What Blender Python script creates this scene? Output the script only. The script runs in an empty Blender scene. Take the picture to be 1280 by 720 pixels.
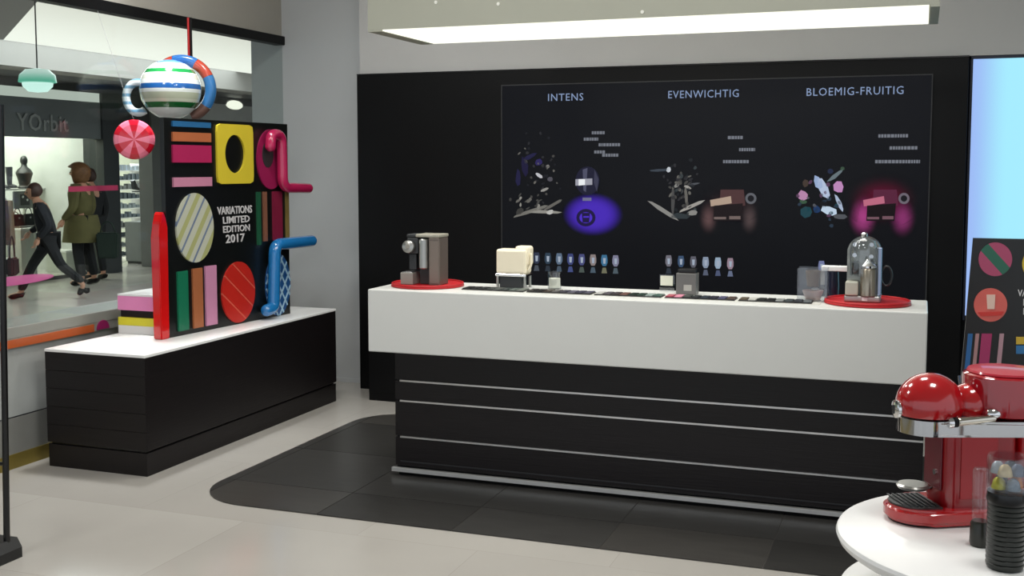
import bpy, bmesh, math, random
from mathutils import Vector, Matrix, Quaternion
random.seed(7)
PI = math.pi
SC = bpy.context.scene
COL = SC.collection

# ------------------------------------------------------------------ camera
CAM_H, HOR, CY, FPX, PSI = 1.7, 206.0, 320.0, 1404.0, math.radians(20)
PITCH = math.atan((CY - HOR) / FPX)
cd = bpy.data.cameras.new('camera')
cam = bpy.data.objects.new('camera', cd); COL.objects.link(cam)
cam.location = (0, 0, CAM_H)
cam.rotation_euler = (PI/2 - PITCH, 0, PSI)
cd.sensor_fit = 'HORIZONTAL'; cd.sensor_width = 36.0
cd.lens = 36.0 * FPX / 1280.0
cd.shift_y = (CY - 360.0) / 1280.0
cd.clip_start = 0.05; cd.clip_end = 200
SC.camera = cam

# ------------------------------------------------------------------ world
W = bpy.data.worlds.new('world'); SC.world = W; W.use_nodes = True
W.node_tree.nodes['Background'].inputs[0].default_value = (0.86, 0.92, 1.0, 1)
W.node_tree.nodes['Background'].inputs[1].default_value = 0.9

# ------------------------------------------------------------------ lights
def area(name, loc, size, power, color=(1, 1, 1), size_y=None, rot=(0, 0, 0), spread=None):
    l = bpy.data.lights.new(name, 'AREA'); l.energy = power; l.color = color
    l.shape = 'RECTANGLE'; l.size = size; l.size_y = size_y or size
    if spread: l.spread = spread
    o = bpy.data.objects.new(name, l); COL.objects.link(o); o.location = loc; o.rotation_euler = rot
    return o
WARM = (1.0, 0.985, 0.955)
area('ceiling_lamp', (-2.2, 3.6, 3.48), 0.5, 34, WARM)
area('ceiling_lamp', (-0.4, 3.6, 3.48), 0.5, 30, WARM)
area('ceiling_lamp', (0.5, 2.2, 3.48), 0.45, 24, WARM)
area('ceiling_lamp', (-3.6, 2.4, 3.48), 0.5, 34, WARM)
area('ceiling_lamp', (-3.4, 5.6, 3.48), 0.35, 26, WARM)
area('plinth_fill', (-4.35, 5.7, 3.45), 0.25, 9, (0.97, 0.99, 1.0), spread=math.radians(60))  # added fill that brightens the white plinth top, no fixture modelled
area('raft_lamp', (-1.36, 5.73, 2.385), 2.6, 30, (1, 0.98, 0.93), 0.5)
area('bulkhead_fill', (-1.36, 5.9, 2.72), 2.6, 42, (1, 0.98, 0.93), 0.3, (PI, 0, 0))  # unseen fill added above the raft to lift the bulkhead and ceiling
area('mall_lamp', (-8.0, 11.0, 3.0), 2.4, 210, (0.95, 0.98, 1.0), 5.0)
area('shop_lamp', (-13.6, 13.2, 2.75), 1.6, 230, (1, 0.97, 0.85), 3.2)
area('shop_lamp', (-13.6, 17.0, 2.75), 1.6, 200, (0.95, 0.98, 1.0), 2.6)

SC.view_settings.view_transform = 'Standard'; SC.view_settings.look = 'None'
SC.view_settings.gamma = 1.0; SC.view_settings.use_curve_mapping = False
SC.view_settings.exposure = 0.0
SC.cycles.max_bounces = 8; SC.cycles.sample_clamp_indirect = 4.0

# ------------------------------------------------------------------ pixel -> world helper for measured points
_s, _c = math.sin(PSI), math.cos(PSI); _sp, _cp = math.sin(PITCH), math.cos(PITCH)
_R = Vector((_c, _s, 0)); _F = Vector((-_s*_cp, _c*_cp, -_sp)); _U = Vector((-_s*_sp, _c*_sp, _cp))
def ray(u, v): return _F + _R*((u-640)/FPX) - _U*((v-CY)/FPX)
def at(u, v, x=None, y=None, z=None):
    r = ray(u, v)
    t = (z-CAM_H)/r.z if z is not None else (y/r.y if y is not None else x/r.x)
    return Vector((0, 0, CAM_H)) + r*t

# ------------------------------------------------------------------ materials
def srgb(h):
    h = h.lstrip('#'); o = []
    for i in (0, 2, 4):
        c = int(h[i:i+2], 16)/255
        o.append(c/12.92 if c <= 0.04045 else ((c+0.055)/1.055)**2.4)
    return tuple(o)
MATS = {}
def mat(name, col, rough=0.5, metal=0.0, var=0.06, scale=6.0, emit=0.0, bump=0.0, coat=0.0, spec=0.5, stretch=None):
    if name in MATS: return MATS[name]
    m = bpy.data.materials.new(name); m.use_nodes = True; nt = m.node_tree; N = nt.nodes; L = nt.links
    b = N['Principled BSDF']; c = srgb(col) if isinstance(col, str) else col
    tc = N.new('ShaderNodeTexCoord'); mp = N.new('ShaderNodeMapping'); L.new(tc.outputs['Object'], mp.inputs[0])
    if stretch: mp.inputs['Scale'].default_value = stretch
    no = N.new('ShaderNodeTexNoise'); no.inputs['Scale'].default_value = scale; no.inputs['Detail'].default_value = 4
    L.new(mp.outputs[0], no.inputs[0])
    cr = N.new('ShaderNodeMix'); cr.data_type = 'RGBA'; L.new(no.outputs[0], cr.inputs[0])
    cr.inputs[6].default_value = tuple(max(0, k*(1-var*2)) for k in c) + (1,)
    cr.inputs[7].default_value = tuple(min(1, k*(1+var*2)) for k in c) + (1,)
    L.new(cr.outputs[2], b.inputs['Base Color'])
    b.inputs['Roughness'].default_value = rough; b.inputs['Metallic'].default_value = metal
    b.inputs['Specular IOR Level'].default_value = spec
    b.inputs['Coat Weight'].default_value = coat; b.inputs['Coat Roughness'].default_value = 0.05
    if emit:
        L.new(cr.outputs[2], b.inputs['Emission Color']); b.inputs['Emission Strength'].default_value = emit
    if bump:
        bp = N.new('ShaderNodeBump'); bp.inputs['Strength'].default_value = bump; bp.inputs['Distance'].default_value = 0.002
        L.new(no.outputs[0], bp.inputs['Height']); L.new(bp.outputs[0], b.inputs['Normal'])
    MATS[name] = m; return m
def glass_mat(name, tint=(1, 1, 1), refl=0.08, rough=0.02):
    if name in MATS: return MATS[name]
    m = bpy.data.materials.new(name); m.use_nodes = True; nt = m.node_tree; N = nt.nodes; L = nt.links
    N.remove(N['Principled BSDF']); out = N['Material Output']
    t = N.new('ShaderNodeBsdfTransparent'); t.inputs[0].default_value = tint + (1,)
    g = N.new('ShaderNodeBsdfGlossy'); g.inputs['Roughness'].default_value = rough
    lw = N.new('ShaderNodeLayerWeight'); lw.inputs[0].default_value = 0.25
    mr = N.new('ShaderNodeMapRange'); mr.inputs['To Min'].default_value = refl; mr.inputs['To Max'].default_value = 0.8
    pw = N.new('ShaderNodeMath'); pw.operation = 'POWER'; pw.inputs[1].default_value = 3
    L.new(lw.outputs['Facing'], pw.inputs[0]); L.new(pw.outputs[0], mr.inputs[0])
    mx = N.new('ShaderNodeMixShader'); L.new(mr.outputs[0], mx.inputs[0]); L.new(t.outputs[0], mx.inputs[1]); L.new(g.outputs[0], mx.inputs[2])
    L.new(mx.outputs[0], out.inputs[0]); MATS[name] = m; return m
def emis(name, col, strength=1.0, grad=None):
    """screens, lamps: emission over a dark gloss body; grad=(axis, col2, lo, hi) blends along an object axis"""
    if name in MATS: return MATS[name]
    m = bpy.data.materials.new(name); m.use_nodes = True; nt = m.node_tree; N = nt.nodes; L = nt.links
    b = N['Principled BSDF']; b.inputs['Base Color'].default_value = (0.004, 0.004, 0.004, 1); b.inputs['Roughness'].default_value = 0.35; b.inputs['Specular IOR Level'].default_value = 0.12
    c = srgb(col); b.inputs['Emission Color'].default_value = c + (1,); b.inputs['Emission Strength'].default_value = strength
    if grad:
        ax, c2, lo, hi = grad
        tc = N.new('ShaderNodeTexCoord'); sp = N.new('ShaderNodeSeparateXYZ'); L.new(tc.outputs['Object'], sp.inputs[0])
        mr = N.new('ShaderNodeMapRange'); mr.inputs[1].default_value = lo; mr.inputs[2].default_value = hi; mr.interpolation_type = 'SMOOTHSTEP'
        L.new(sp.outputs[ax], mr.inputs[0])
        mx = N.new('ShaderNodeMix'); mx.data_type = 'RGBA'; L.new(mr.outputs[0], mx.inputs[0])
        mx.inputs[6].default_value = c + (1,); mx.inputs[7].default_value = srgb(c2) + (1,)
        L.new(mx.outputs[2], b.inputs['Emission Color'])
    MATS[name] = m; return m
def glow_mat(name, col, strength, amt=1.0, wide=1.0):
    """soft round glow shown on the video wall (screen picture, radial falloff around the piece's own centre)"""
    m = bpy.data.materials.new(name); m.use_nodes = True; nt = m.node_tree; N = nt.nodes; L = nt.links
    N.remove(N['Principled BSDF']); out = N['Material Output']
    tc = N.new('ShaderNodeTexCoord'); g = N.new('ShaderNodeTexGradient'); g.gradient_type = 'SPHERICAL'
    L.new(tc.outputs['Object'], g.inputs[0])
    mr = N.new('ShaderNodeMapRange'); mr.interpolation_type = 'SMOOTHSTEP'; mr.inputs[1].default_value = 0.0; mr.inputs[2].default_value = wide; mr.inputs[4].default_value = amt
    L.new(g.outputs['Fac'], mr.inputs[0])
    sf = N.new('ShaderNodeMath'); sf.operation = 'POWER'; sf.inputs[1].default_value = 1.0 if wide < 0.9 else 1.7
    e = N.new('ShaderNodeEmission'); e.inputs[0].default_value = srgb(col) + (1,); e.inputs[1].default_value = strength
    t = N.new('ShaderNodeBsdfTransparent'); mx = N.new('ShaderNodeMixShader')
    L.new(mr.outputs[0], sf.inputs[0]); L.new(sf.outputs[0], mx.inputs[0]); L.new(t.outputs[0], mx.inputs[1]); L.new(e.outputs[0], mx.inputs[2]); L.new(mx.outputs[0], out.inputs[0])
    return m
def stripes_mat(name, cols, axis=(0, 0, 1), period=0.1, rough=0.35, widths=None, emit=0):
    """hard printed bands along an object axis"""
    m = bpy.data.materials.new(name); m.use_nodes = True; nt = m.node_tree; N = nt.nodes; L = nt.links
    b = N['Principled BSDF']; b.inputs['Roughness'].default_value = rough
    tc = N.new('ShaderNodeTexCoord'); d = N.new('ShaderNodeVectorMath'); d.operation = 'DOT_PRODUCT'
    L.new(tc.outputs['Object'], d.inputs[0]); d.inputs[1].default_value = axis
    dv = N.new('ShaderNodeMath'); dv.operation = 'DIVIDE'; L.new(d.outputs['Value'], dv.inputs[0]); dv.inputs[1].default_value = period
    ad = N.new('ShaderNodeMath'); ad.operation = 'ADD'; L.new(dv.outputs[0], ad.inputs[0]); ad.inputs[1].default_value = 100.5
    fr = N.new('ShaderNodeMath'); fr.operation = 'FRACT'; L.new(ad.outputs[0], fr.inputs[0])
    cr = N.new('ShaderNodeValToRGB'); cr.color_ramp.interpolation = 'CONSTANT'; el = cr.color_ramp.elements
    ws = widths or [1.0/len(cols)]*len(cols); p = 0
    for i, (cc, w) in enumerate(zip(cols, ws)):
        e = el[0] if i == 0 else (el[1] if i == 1 else el.new(p))
        e.position = p; e.color = srgb(cc) + (1,); p += w
    L.new(fr.outputs[0], cr.inputs[0]); L.new(cr.outputs[0], b.inputs['Base Color'])
    return m

def floor_mat():
    m = bpy.data.materials.new('polished_stone'); m.use_nodes = True; nt = m.node_tree; N = nt.nodes; L = nt.links
    b = N['Principled BSDF']; tc = N.new('ShaderNodeTexCoord')
    br = N.new('ShaderNodeTexBrick'); br.offset = 0.5; br.inputs['Scale'].default_value = 1.0
    br.inputs['Brick Width'].default_value = 1.2; br.inputs['Row Height'].default_value = 0.9
    br.inputs['Mortar Size'].default_value = 0.0015; br.inputs['Mortar Smooth'].default_value = 0.3
    br.inputs['Color1'].default_value = srgb('#b9b5ae') + (1,); br.inputs['Color2'].default_value = srgb('#afaba4') + (1,)
    br.inputs['Mortar'].default_value = srgb('#a19d96') + (1,)
    L.new(tc.outputs['Object'], br.inputs[0])
    no = N.new('ShaderNodeTexNoise'); no.inputs['Scale'].default_value = 1.3; no.inputs['Detail'].default_value = 6; L.new(tc.outputs['Object'], no.inputs[0])
    cr = N.new('ShaderNodeMapRange'); cr.inputs[3].default_value = 0.88; cr.inputs[4].default_value = 1.1; L.new(no.outputs[0], cr.inputs[0])
    mu = N.new('ShaderNodeVectorMath'); mu.operation = 'SCALE'; L.new(br.outputs[0], mu.inputs[0]); L.new(cr.outputs[0], mu.inputs['Scale'])
    L.new(mu.outputs[0], b.inputs['Base Color'])
    r = N.new('ShaderNodeMapRange'); r.inputs[3].default_value = 0.10; r.inputs[4].default_value = 0.22; L.new(no.outputs[0], r.inputs[0]); L.new(r.outputs[0], b.inputs['Roughness'])
    b.inputs['Specular IOR Level'].default_value = 0.5
    return m

M_FLOOR = floor_mat()
M_WALL = mat('grey_paint', '#c8c8c6', 0.75, var=0.02, scale=3)
M_PIER = mat('cool_grey_paint', '#c2c5c6', 0.7, var=0.02, scale=3)
M_CEIL = mat('ceiling_paint', '#b8b6b0', 0.8, var=0.02)
M_RAFT = mat('raft_paint', '#a8a99b', 0.7, var=0.02)
M_BLACK = mat('black_laminate', '#0a0a0b', 0.45, var=0.1, spec=0.18)
M_BLK2 = mat('black_gloss', '#0a0a0b', 0.25, var=0.05)
M_WOOD = mat('dark_stained_oak', '#151112', 0.42, var=0.22, scale=9, bump=0.35, stretch=(0.6, 0.6, 14), spec=0.35)
M_SOLID = mat('white_solid_surface', '#d4d5d1', 0.35, var=0.01)
M_STEEL = mat('brushed_steel', '#c9c9c9', 0.28, 1.0, var=0.05, stretch=(1, 1, 20))
M_CHROME = mat('chrome', '#e6e6e6', 0.08, 1.0, var=0.02)
M_DTILE = mat('charcoal_tile', '#2a2928', 0.33, var=0.16, scale=5, bump=0.15, stretch=(1, 5, 1), spec=0.4)
M_GROUT = mat('tile_grout', '#4a4744', 0.8)
M_REDMAT = mat('red_mat', '#b3121c', 0.45, var=0.05)
M_REDGLOSS = mat('red_enamel', '#b00812', 0.16, var=0.03, coat=1.0)
M_REDDARK = mat('dark_red_plastic', '#7d0c14', 0.25, var=0.03)
M_WHITE = mat('white_gloss', '#f0f0ee', 0.2, var=0.01)
M_CREAM = mat('cream_enamel', '#f3e9cf', 0.25, var=0.02)
M_GREYP = mat('grey_plastic', '#8f8c84', 0.35, var=0.05)
M_BROWN = mat('taupe_metal', '#6f655e', 0.35, 0.4, var=0.08)
M_DGREY = mat('dark_grey_plastic', '#2b2d2f', 0.4, var=0.05)
M_SILVER = mat('satin_silver', '#b9b9b4', 0.3, 0.9, var=0.05)
M_CLEAR = glass_mat('clear_acrylic', (0.93, 0.94, 0.95), 0.08)
M_GLASS = glass_mat('window_glass', (0.86, 0.89, 0.88), 0.035)
M_GOLD = mat('brass_kick_plate', '#8d7c3c', 0.4, 0.5, var=0.08)
def paint(name, col, rough=0.35, **k): return mat(name, col, rough, var=0.03, **k)

# ------------------------------------------------------------------ mesh helpers
def to_obj(name, bm, m, parent=None, smooth=False, loc=None):
    me = bpy.data.meshes.new(name); bmesh.ops.recalc_face_normals(bm, faces=bm.faces); bm.to_mesh(me); bm.free()
    for mm in (m if isinstance(m, (list, tuple)) else [m]): me.materials.append(mm)
    o = bpy.data.objects.new(name, me); COL.objects.link(o)
    if parent: o.parent = parent
    if loc is not None: o.location = loc
    if smooth:
        for p in me.polygons: p.use_smooth = True
        try: me.set_sharp_from_angle(angle=math.radians(38))
        except Exception: pass
    return o
def B(): return bmesh.new()
def box(bm, x0, x1, y0, y1, z0, z1, bev=0.0, mi=0):
    r = bmesh.ops.create_cube(bm, size=1.0)
    vs = r['verts']
    for v in vs:
        v.co = Vector((x0 if v.co.x < 0 else x1, y0 if v.co.y < 0 else y1, z0 if v.co.z < 0 else z1))
    fs = {f for v in vs for f in v.link_faces}
    for f in fs: f.material_index = mi
    if bev:
        es = {e for v in vs for e in v.link_edges}
        bmesh.ops.bevel(bm, geom=list(es), offset=bev, segments=2, affect='EDGES', profile=0.5)
    return bm
def lathe(bm, prof, n=32, c=(0, 0, 0), ax=None, mi=0):
    """prof = [(r,z)...]; ax = direction the local z axis is turned to"""
    q = Vector((0, 0, 1)).rotation_difference(Vector(ax).normalized()) if ax is not None else Quaternion()
    C = Vector(c); rings = []
    for r, z in prof:
        if r < 1e-6: rings.append([bm.verts.new(C + q @ Vector((0, 0, z)))])
        else: rings.append([bm.verts.new(C + q @ Vector((r*math.cos(2*PI*i/n), r*math.sin(2*PI*i/n), z))) for i in range(n)])
    for a, b in zip(rings, rings[1:]):
        if len(a) == 1 and len(b) == 1: continue
        for i in range(n):
            j = (i+1) % n
            vs = [a[0], b[i], b[j]] if len(a) == 1 else ([a[i], a[j], b[0]] if len(b) == 1 else [a[i], a[j], b[j], b[i]])
            f = bm.faces.new(vs); f.material_index = mi
    if len(rings[0]) > 1: bm.faces.new(rings[0][::-1]).material_index = mi
    if len(rings[-1]) > 1: bm.faces.new(rings[-1]).material_index = mi
    return bm
def cyl(bm, c, r, h, n=28, ax=None, bev=0.0, mi=0):
    b = bev
    prof = [(r, 0), (r, h)] if not b else [(r-b, 0), (r, b), (r, h-b), (r-b, h)]
    return lathe(bm, prof, n, c, ax, mi)
def tube(bm, pts, r, n=14, closed=False, cap=True, mi=0):
    pts = [Vector(p) for p in pts]; rs = r if isinstance(r, (list, tuple)) else [r]*len(pts)
    rings = []; up = None; N = len(pts)
    for i, p in enumerate(pts):
        a = pts[(i-1) % N] if (i > 0 or closed) else p
        b = pts[(i+1) % N] if (i < N-1 or closed) else p
        t = (b-a).normalized()
        if up is None:
            up = Vector((0, 0, 1)) if abs(t.z) < 0.9 else Vector((1, 0, 0))
        s = t.cross(up).normalized(); up = s.cross(t).normalized()
        rings.append([bm.verts.new(p + (s*math.cos(2*PI*k/n) + up*math.sin(2*PI*k/n))*rs[i]) for k in range(n)])
    for i in range(N if closed else N-1):
        a, b = rings[i], rings[(i+1) % N]
        for k in range(n): 
            f = bm.faces.new([a[k], a[(k+1) % n], b[(k+1) % n], b[k]]); f.material_index = mi
    if cap and not closed:
        bm.faces.new(rings[0][::-1]).material_index = mi; bm.faces.new(rings[-1]).material_index = mi
    return bm
def rtube(bm, pts, r, n=14, mi=0):
    """tube with rounded ends"""
    P = [Vector(p) for p in pts]; a = (P[0]-P[1]).normalized(); b = (P[-1]-P[-2]).normalized(); st = []; en = []
    for k in range(5, 0, -1):
        t = k/5*PI/2; st.append((P[0]+a*r*math.sin(t), max(1e-4, r*math.cos(t)))); 
    for k in range(1, 6):
        t = k/5*PI/2; en.append((P[-1]+b*r*math.sin(t), max(1e-4, r*math.cos(t))))
    allp = [p for p, _ in st] + P + [p for p, _ in en]; rr = [q for _, q in st] + [r]*len(P) + [q for _, q in en]
    return tube(bm, allp, rr, n, mi=mi)
def smooth_path(pts, rad, seg=6):
    pts = [Vector(p) for p in pts]; out = [pts[0]]
    for i in range(1, len(pts)-1):
        p = pts[i]; a = (pts[i-1]-p); b = (pts[i+1]-p); d = min(rad, a.length*0.49, b.length*0.49)
        A = p + a.normalized()*d; Bq = p + b.normalized()*d
        for k in range(seg+1):
            t = k/seg; out.append(A*(1-t)**2 + p*2*t*(1-t) + Bq*t*t)
    out.append(pts[-1]); return out
def prism(bm, pts2, d0, d1, fr, mi=0):
    """extrude a 2-D outline; fr = (origin, ux, uy, un): point = O + x*ux + y*uy + d*un"""
    O, ux, uy, un = [Vector(k) for k in fr]
    a = [bm.verts.new(O + ux*x + uy*y + un*d0) for x, y in pts2]; b = [bm.verts.new(O + ux*x + uy*y + un*d1) for x, y in pts2]
    bm.faces.new(a[::-1]).material_index = mi; bm.faces.new(b).material_index = mi; n = len(a)
    for i in range(n): bm.faces.new([a[i], a[(i+1) % n], b[(i+1) % n], b[i]]).material_index = mi
    return bm
def ell(cx, cy, rx, ry, n=40): return [(cx+rx*math.cos(2*PI*i/n), cy+ry*math.sin(2*PI*i/n)) for i in range(n)]
def rect(x0, x1, y0, y1): return [(x0, y0), (x1, y0), (x1, y1), (x0, y1)]
def rrect(x0, x1, y0, y1, r, s=6):
    o = []
    for cx, cy, a0 in ((x1-r, y1-r, 0), (x0+r, y1-r, 90), (x0+r, y0+r, 180), (x1-r, y0+r, 270)):
        for k in range(s+1):
            a = math.radians(a0 + 90*k/s); o.append((cx+r*math.cos(a), cy+r*math.sin(a)))
    return o
def ellipsoid(bm, c, r, n=24, m=14, mi=0):
    C = Vector(c); rings = []
    for j in range(m+1):
        t = PI*j/m - PI/2
        if j in (0, m): rings.append([bm.verts.new(C + Vector((0, 0, r[2]*math.sin(t))))])
        else: rings.append([bm.verts.new(C + Vector((r[0]*math.cos(t)*math.cos(2*PI*i/n), r[1]*math.cos(t)*math.sin(2*PI*i/n), r[2]*math.sin(t)))) for i in range(n)])
    for a, b in zip(rings, rings[1:]):
        for i in range(n):
            j = (i+1) % n
            f = bm.faces.new([a[0], b[j], b[i]] if len(a) == 1 else ([a[i], a[j], b[0]] if len(b) == 1 else [a[i], a[j], b[j], b[i]])); f.material_index = mi
    return bm
def text_mesh(s, size, depth, fr, bold=0.0, spacing=1.0, align='CENTER'):
    """flat lettering turned to geometry and laid into frame fr"""
    cu = bpy.data.curves.new('lettering', 'FONT'); cu.body = s; cu.size = size; cu.extrude = depth/2; cu.align_x = align; cu.align_y = 'CENTER'
    cu.offset = bold; cu.space_character = spacing; cu.resolution_u = 2
    o = bpy.data.objects.new('lettering', cu); COL.objects.link(o)
    bpy.context.view_layer.update()
    dg = bpy.context.evaluated_depsgraph_get(); me = bpy.data.meshes.new_from_object(o.evaluated_get(dg))
    bpy.data.objects.remove(o); bm = B(); bm.from_mesh(me); bpy.data.meshes.remove(me)
    O, ux, uy, un = [Vector(k) for k in fr]
    for v in bm.verts: v.co = O + ux*v.co.x + uy*v.co.y + un*(v.co.z + depth/2)
    return bm
def thing(name, label, cat, loc=(0, 0, 0), rz=0.0, group=None):
    o = bpy.data.objects.new(name, None); COL.objects.link(o); o.empty_display_size = 0.1
    o.location = loc; o.rotation_euler = (0, 0, rz); o['label'] = label; o['category'] = cat
    if group: o['group'] = group
    return o
def tag(o, label, cat, group=None, kind=None):
    o['label'] = label; o['category'] = cat
    if group: o['group'] = group
    if kind: o['kind'] = kind
    return o
def struct(name, bm, m, parent=None, smooth=False):
    o = to_obj(name, bm, m, parent, smooth)
    if not parent: o['kind'] = 'structure'
    return o
def dup(root, loc, rz, label, group=None):
    r = root.copy(); COL.objects.link(r); r.location = loc; r.rotation_euler = (0, 0, rz); r['label'] = label
    if group: r['group'] = group
    for ch in list(root.children):
        c = ch.copy(); COL.objects.link(c); c.parent = r
        for g in ch.children:
            d = g.copy(); COL.objects.link(d); d.parent = c
    return r

# ================================================================== SETTING
struct('floor', box(B(), -20, 6, -4, 24, -0.1, 0), M_FLOOR)
struct('ceiling', box(B(), -4.74, 4, -4, 8.4, 3.5, 3.6), M_CEIL)
XG = -4.74
# pier between shop window and the black back panel
struct('wall_pier', box(B(), -5.02, -3.98, 7.75, 8.4, 0, 3.5), M_PIER)
struct('baseboard_pier', box(B(), -4.74, -3.98, 7.742, 7.75, 0, 0.03), M_PIER)
struct('wall_back', box(B(), -3.98, 4, 7.60, 8.4, 2.375, 3.5), M_WALL)
struct('wall_back_lower', box(B(), -3.98, 4, 7.70, 8.4, 0, 2.375), M_BLACK)
struct('wall_right', box(B(), 3.6, 4, 2.5, 8.4, 0, 3.5), M_WALL)
struct('wall_left', box(B(), XG-0.1, XG, -2, 7.75, 2.70, 3.5), mat('warm_grey_paint', '#aaa69c', 0.75, var=0.02, scale=3))   # bulkhead over the shop window
struct('trim_1', box(B(), XG-0.06, XG+0.03, -2, 7.75, 2.632, 2.70, 0.004), M_BLACK)  # black window head rail

# shop window: pane and its layered sill
w = bpy.data.objects.new('window_1', None); COL.objects.link(w); w.location = (XG, 2.9, 0); w['kind'] = 'structure'
def wl(name, x0, x1, y0, y1, z0, z1, m, bev=0.0):
    return to_obj(name, box(B(), x0, x1, y0-2.9, y1-2.9, z0, z1, bev), m, w)
wl('pane', -0.006, 0.006, -1.9, 7.745, 0.80, 2.632, M_GLASS)
wl('kick_plate', -0.05, 0.0, -1.9, 7.745, 0, 0.082, M_GOLD)
wl('lower_panel', -0.055, -0.005, -1.9, 7.745, 0.082, 0.285, mat('grey_window_panel', '#84847f', 0.3))
wl('panel', -0.055, -0.008, -1.9, 7.745, 0.293, 0.683, mat('pale_window_panel', '#a9aca9', 0.35))
wl('joint_bar', -0.055, -0.012, -1.9, 7.745, 0.285, 0.293, M_DGREY)
wl('sill', -0.30, 0.012, -1.9, 7.745, 0.735, 0.80, mat('grey_sill', '#8b8c85', 0.35), 0.004)
wl('sill_rail', -0.05, 0.010, -1.9, 7.745, 0.683, 0.735, mat('grey_sill', '#8b8c85', 0.35))
wl('orange_band', 0.010, 0.015, -1.9, 5.52, 0.683, 0.729, paint('orange_vinyl', '#b4531f'))
bm = B(); prism(bm, [(math.cos(a)*0.055, math.sin(a)*0.055) for a in [PI*k/16 for k in range(17)]], 0, 0.006, ((0.011, 5.60-2.9, 0.690), (0, 1, 0), (0, 0, 1), (1, 0, 0)))
to_obj('magenta_dot', bm, paint('magenta_vinyl', '#8c1456'), w)
# translucent coloured strokes laid on the pane
def stroke_mat(name, col, a):
    m = bpy.data.materials.new(name); m.use_nodes = True; bs = m.node_tree.nodes['Principled BSDF']
    bs.inputs['Base Color'].default_value = srgb(col) + (1,); bs.inputs['Alpha'].default_value = a; bs.inputs['Roughness'].default_value = 0.3; return m
bm = B(); p0, p1 = at(-30, 351, x=XG), at(66, 350, x=XG)
prism(bm, ell((p0.y+p1.y)/2-2.9, 0, (p1.y-p0.y)/2, 0.026), 0.007, 0.009, ((0, 0, (p0.z+p1.z)/2), (0, 1, 0), (0, 0, 1), (1, 0, 0)))
to_obj('pink_stroke', bm, stroke_mat('pink_translucent', '#d470a8', 0.6), w)
bm = B(); p0, p1 = at(84, 236, x=XG), at(146, 236, x=XG)
prism(bm, rect(p0.y-2.9, p1.y-2.9, p0.z-0.018, p0.z+0.014), 0.007, 0.009, ((0, 0, 0), (0, 1, 0), (0, 0, 1), (1, 0, 0)))
to_obj('magenta_stroke', bm, stroke_mat('magenta_translucent', '#a83a5c', 0.6), w)

# dark tiled service area with rounded outer corners, tile by tile
X0, X1, Y0, Y1 = -3.50, 3.4, 4.70, 6.86
struct('floor_grout_bed', prism(B(), rrect(X0+0.003, X1, Y0+0.003, Y1-0.003, 0.33, 10), 0.0, 0.004, ((0, 0, 0), (1, 0, 0), (0, 1, 0), (0, 0, 1))), M_GROUT)
ZONE = rrect(X0, X1, Y0, Y1, 0.34, 10)
def clip(poly, ax, val, keep_less):
    out = []
    for i in range(len(poly)):
        a, b = poly[i], poly[(i+1) % len(poly)]
        ia = (a[ax] <= val) == keep_less; ib = (b[ax] <= val) == keep_less
        if ia: out.append(a)
        if ia != ib:
            t = (val-a[ax])/(b[ax]-a[ax]); out.append(tuple(a[k] + t*(b[k]-a[k]) for k in (0, 1)))
    return out
fz = bpy.data.objects['floor_grout_bed']
xs = [-4.15 + 0.7133*k for k in range(12)]; ys = [4.36, 5.075, 5.79, 6.505, 7.22]
tmats = [mat('charcoal_tile_a', '#393836', 0.30, var=0.16, scale=5, bump=0.12, stretch=(1, 5, 1), spec=0.4),
         mat('charcoal_tile_b', '#31302e', 0.34, var=0.16, scale=5, bump=0.12, stretch=(1, 5, 1), spec=0.4),
         mat('charcoal_tile_c', '#403e3b', 0.28, var=0.14, scale=4, bump=0.12, stretch=(1, 5, 1), spec=0.4)]
for i in range(len(xs)-1):
    for j in range(len(ys)-1):
        g = 0.0022; p = ZONE
        for ax, val, kl in ((0, xs[i]+g, False), (0, xs[i+1]-g, True), (1, ys[j]+g, False), (1, ys[j+1]-g, True)):
            p = clip(p, ax, val, kl)
            if len(p) < 3: break
        if len(p) < 3: continue
        q = []
        for a in p:
            if not q or (Vector(a)-Vector(q[-1])).length > 1e-4: q.append(a)
        to_obj('tile', prism(B(), q, 0.001, 0.0065 + random.uniform(0, 0.0006), ((0, 0, 0), (1, 0, 0), (0, 1, 0), (0, 0, 1))), tmats[(i*2+j*3+(i*j)) % 3], fz)

# ------------------------------------------------------------------ black back panel
t = thing('wall_cladding', 'tall black laminate wall panel behind the counter framing the dark screen', 'cladding', (-1.85, 7.6, 0))
to_obj('panel_board', box(B(), -2.13, 2.105, -0.05, 0.099, 0.0, 2.364, 0.003), M_BLACK, t)
to_obj('top_edge', box(B(), -2.13, 2.105, -0.052, 0.0, 2.3645, 2.374), M_BLK2, t)
t = thing('back_cabinet', 'low black cabinet against the back panel, seen left of the counter', 'cabinet', (-1.8, 7.36, 0))
to_obj('carcass', box(B(), -1.92, 1.5, -0.17, 0.185, 0.06, 0.70, 0.003), M_BLACK, t)
to_obj('plinth_kick', box(B(), -1.92, 1.5, -0.165, 0.185, 0.0, 0.06), M_BLACK, t)
to_obj('cabinet_top', box(B(), -1.925, 1.505, -0.175, 0.186, 0.70, 0.725, 0.003), M_BLK2, t)

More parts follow.
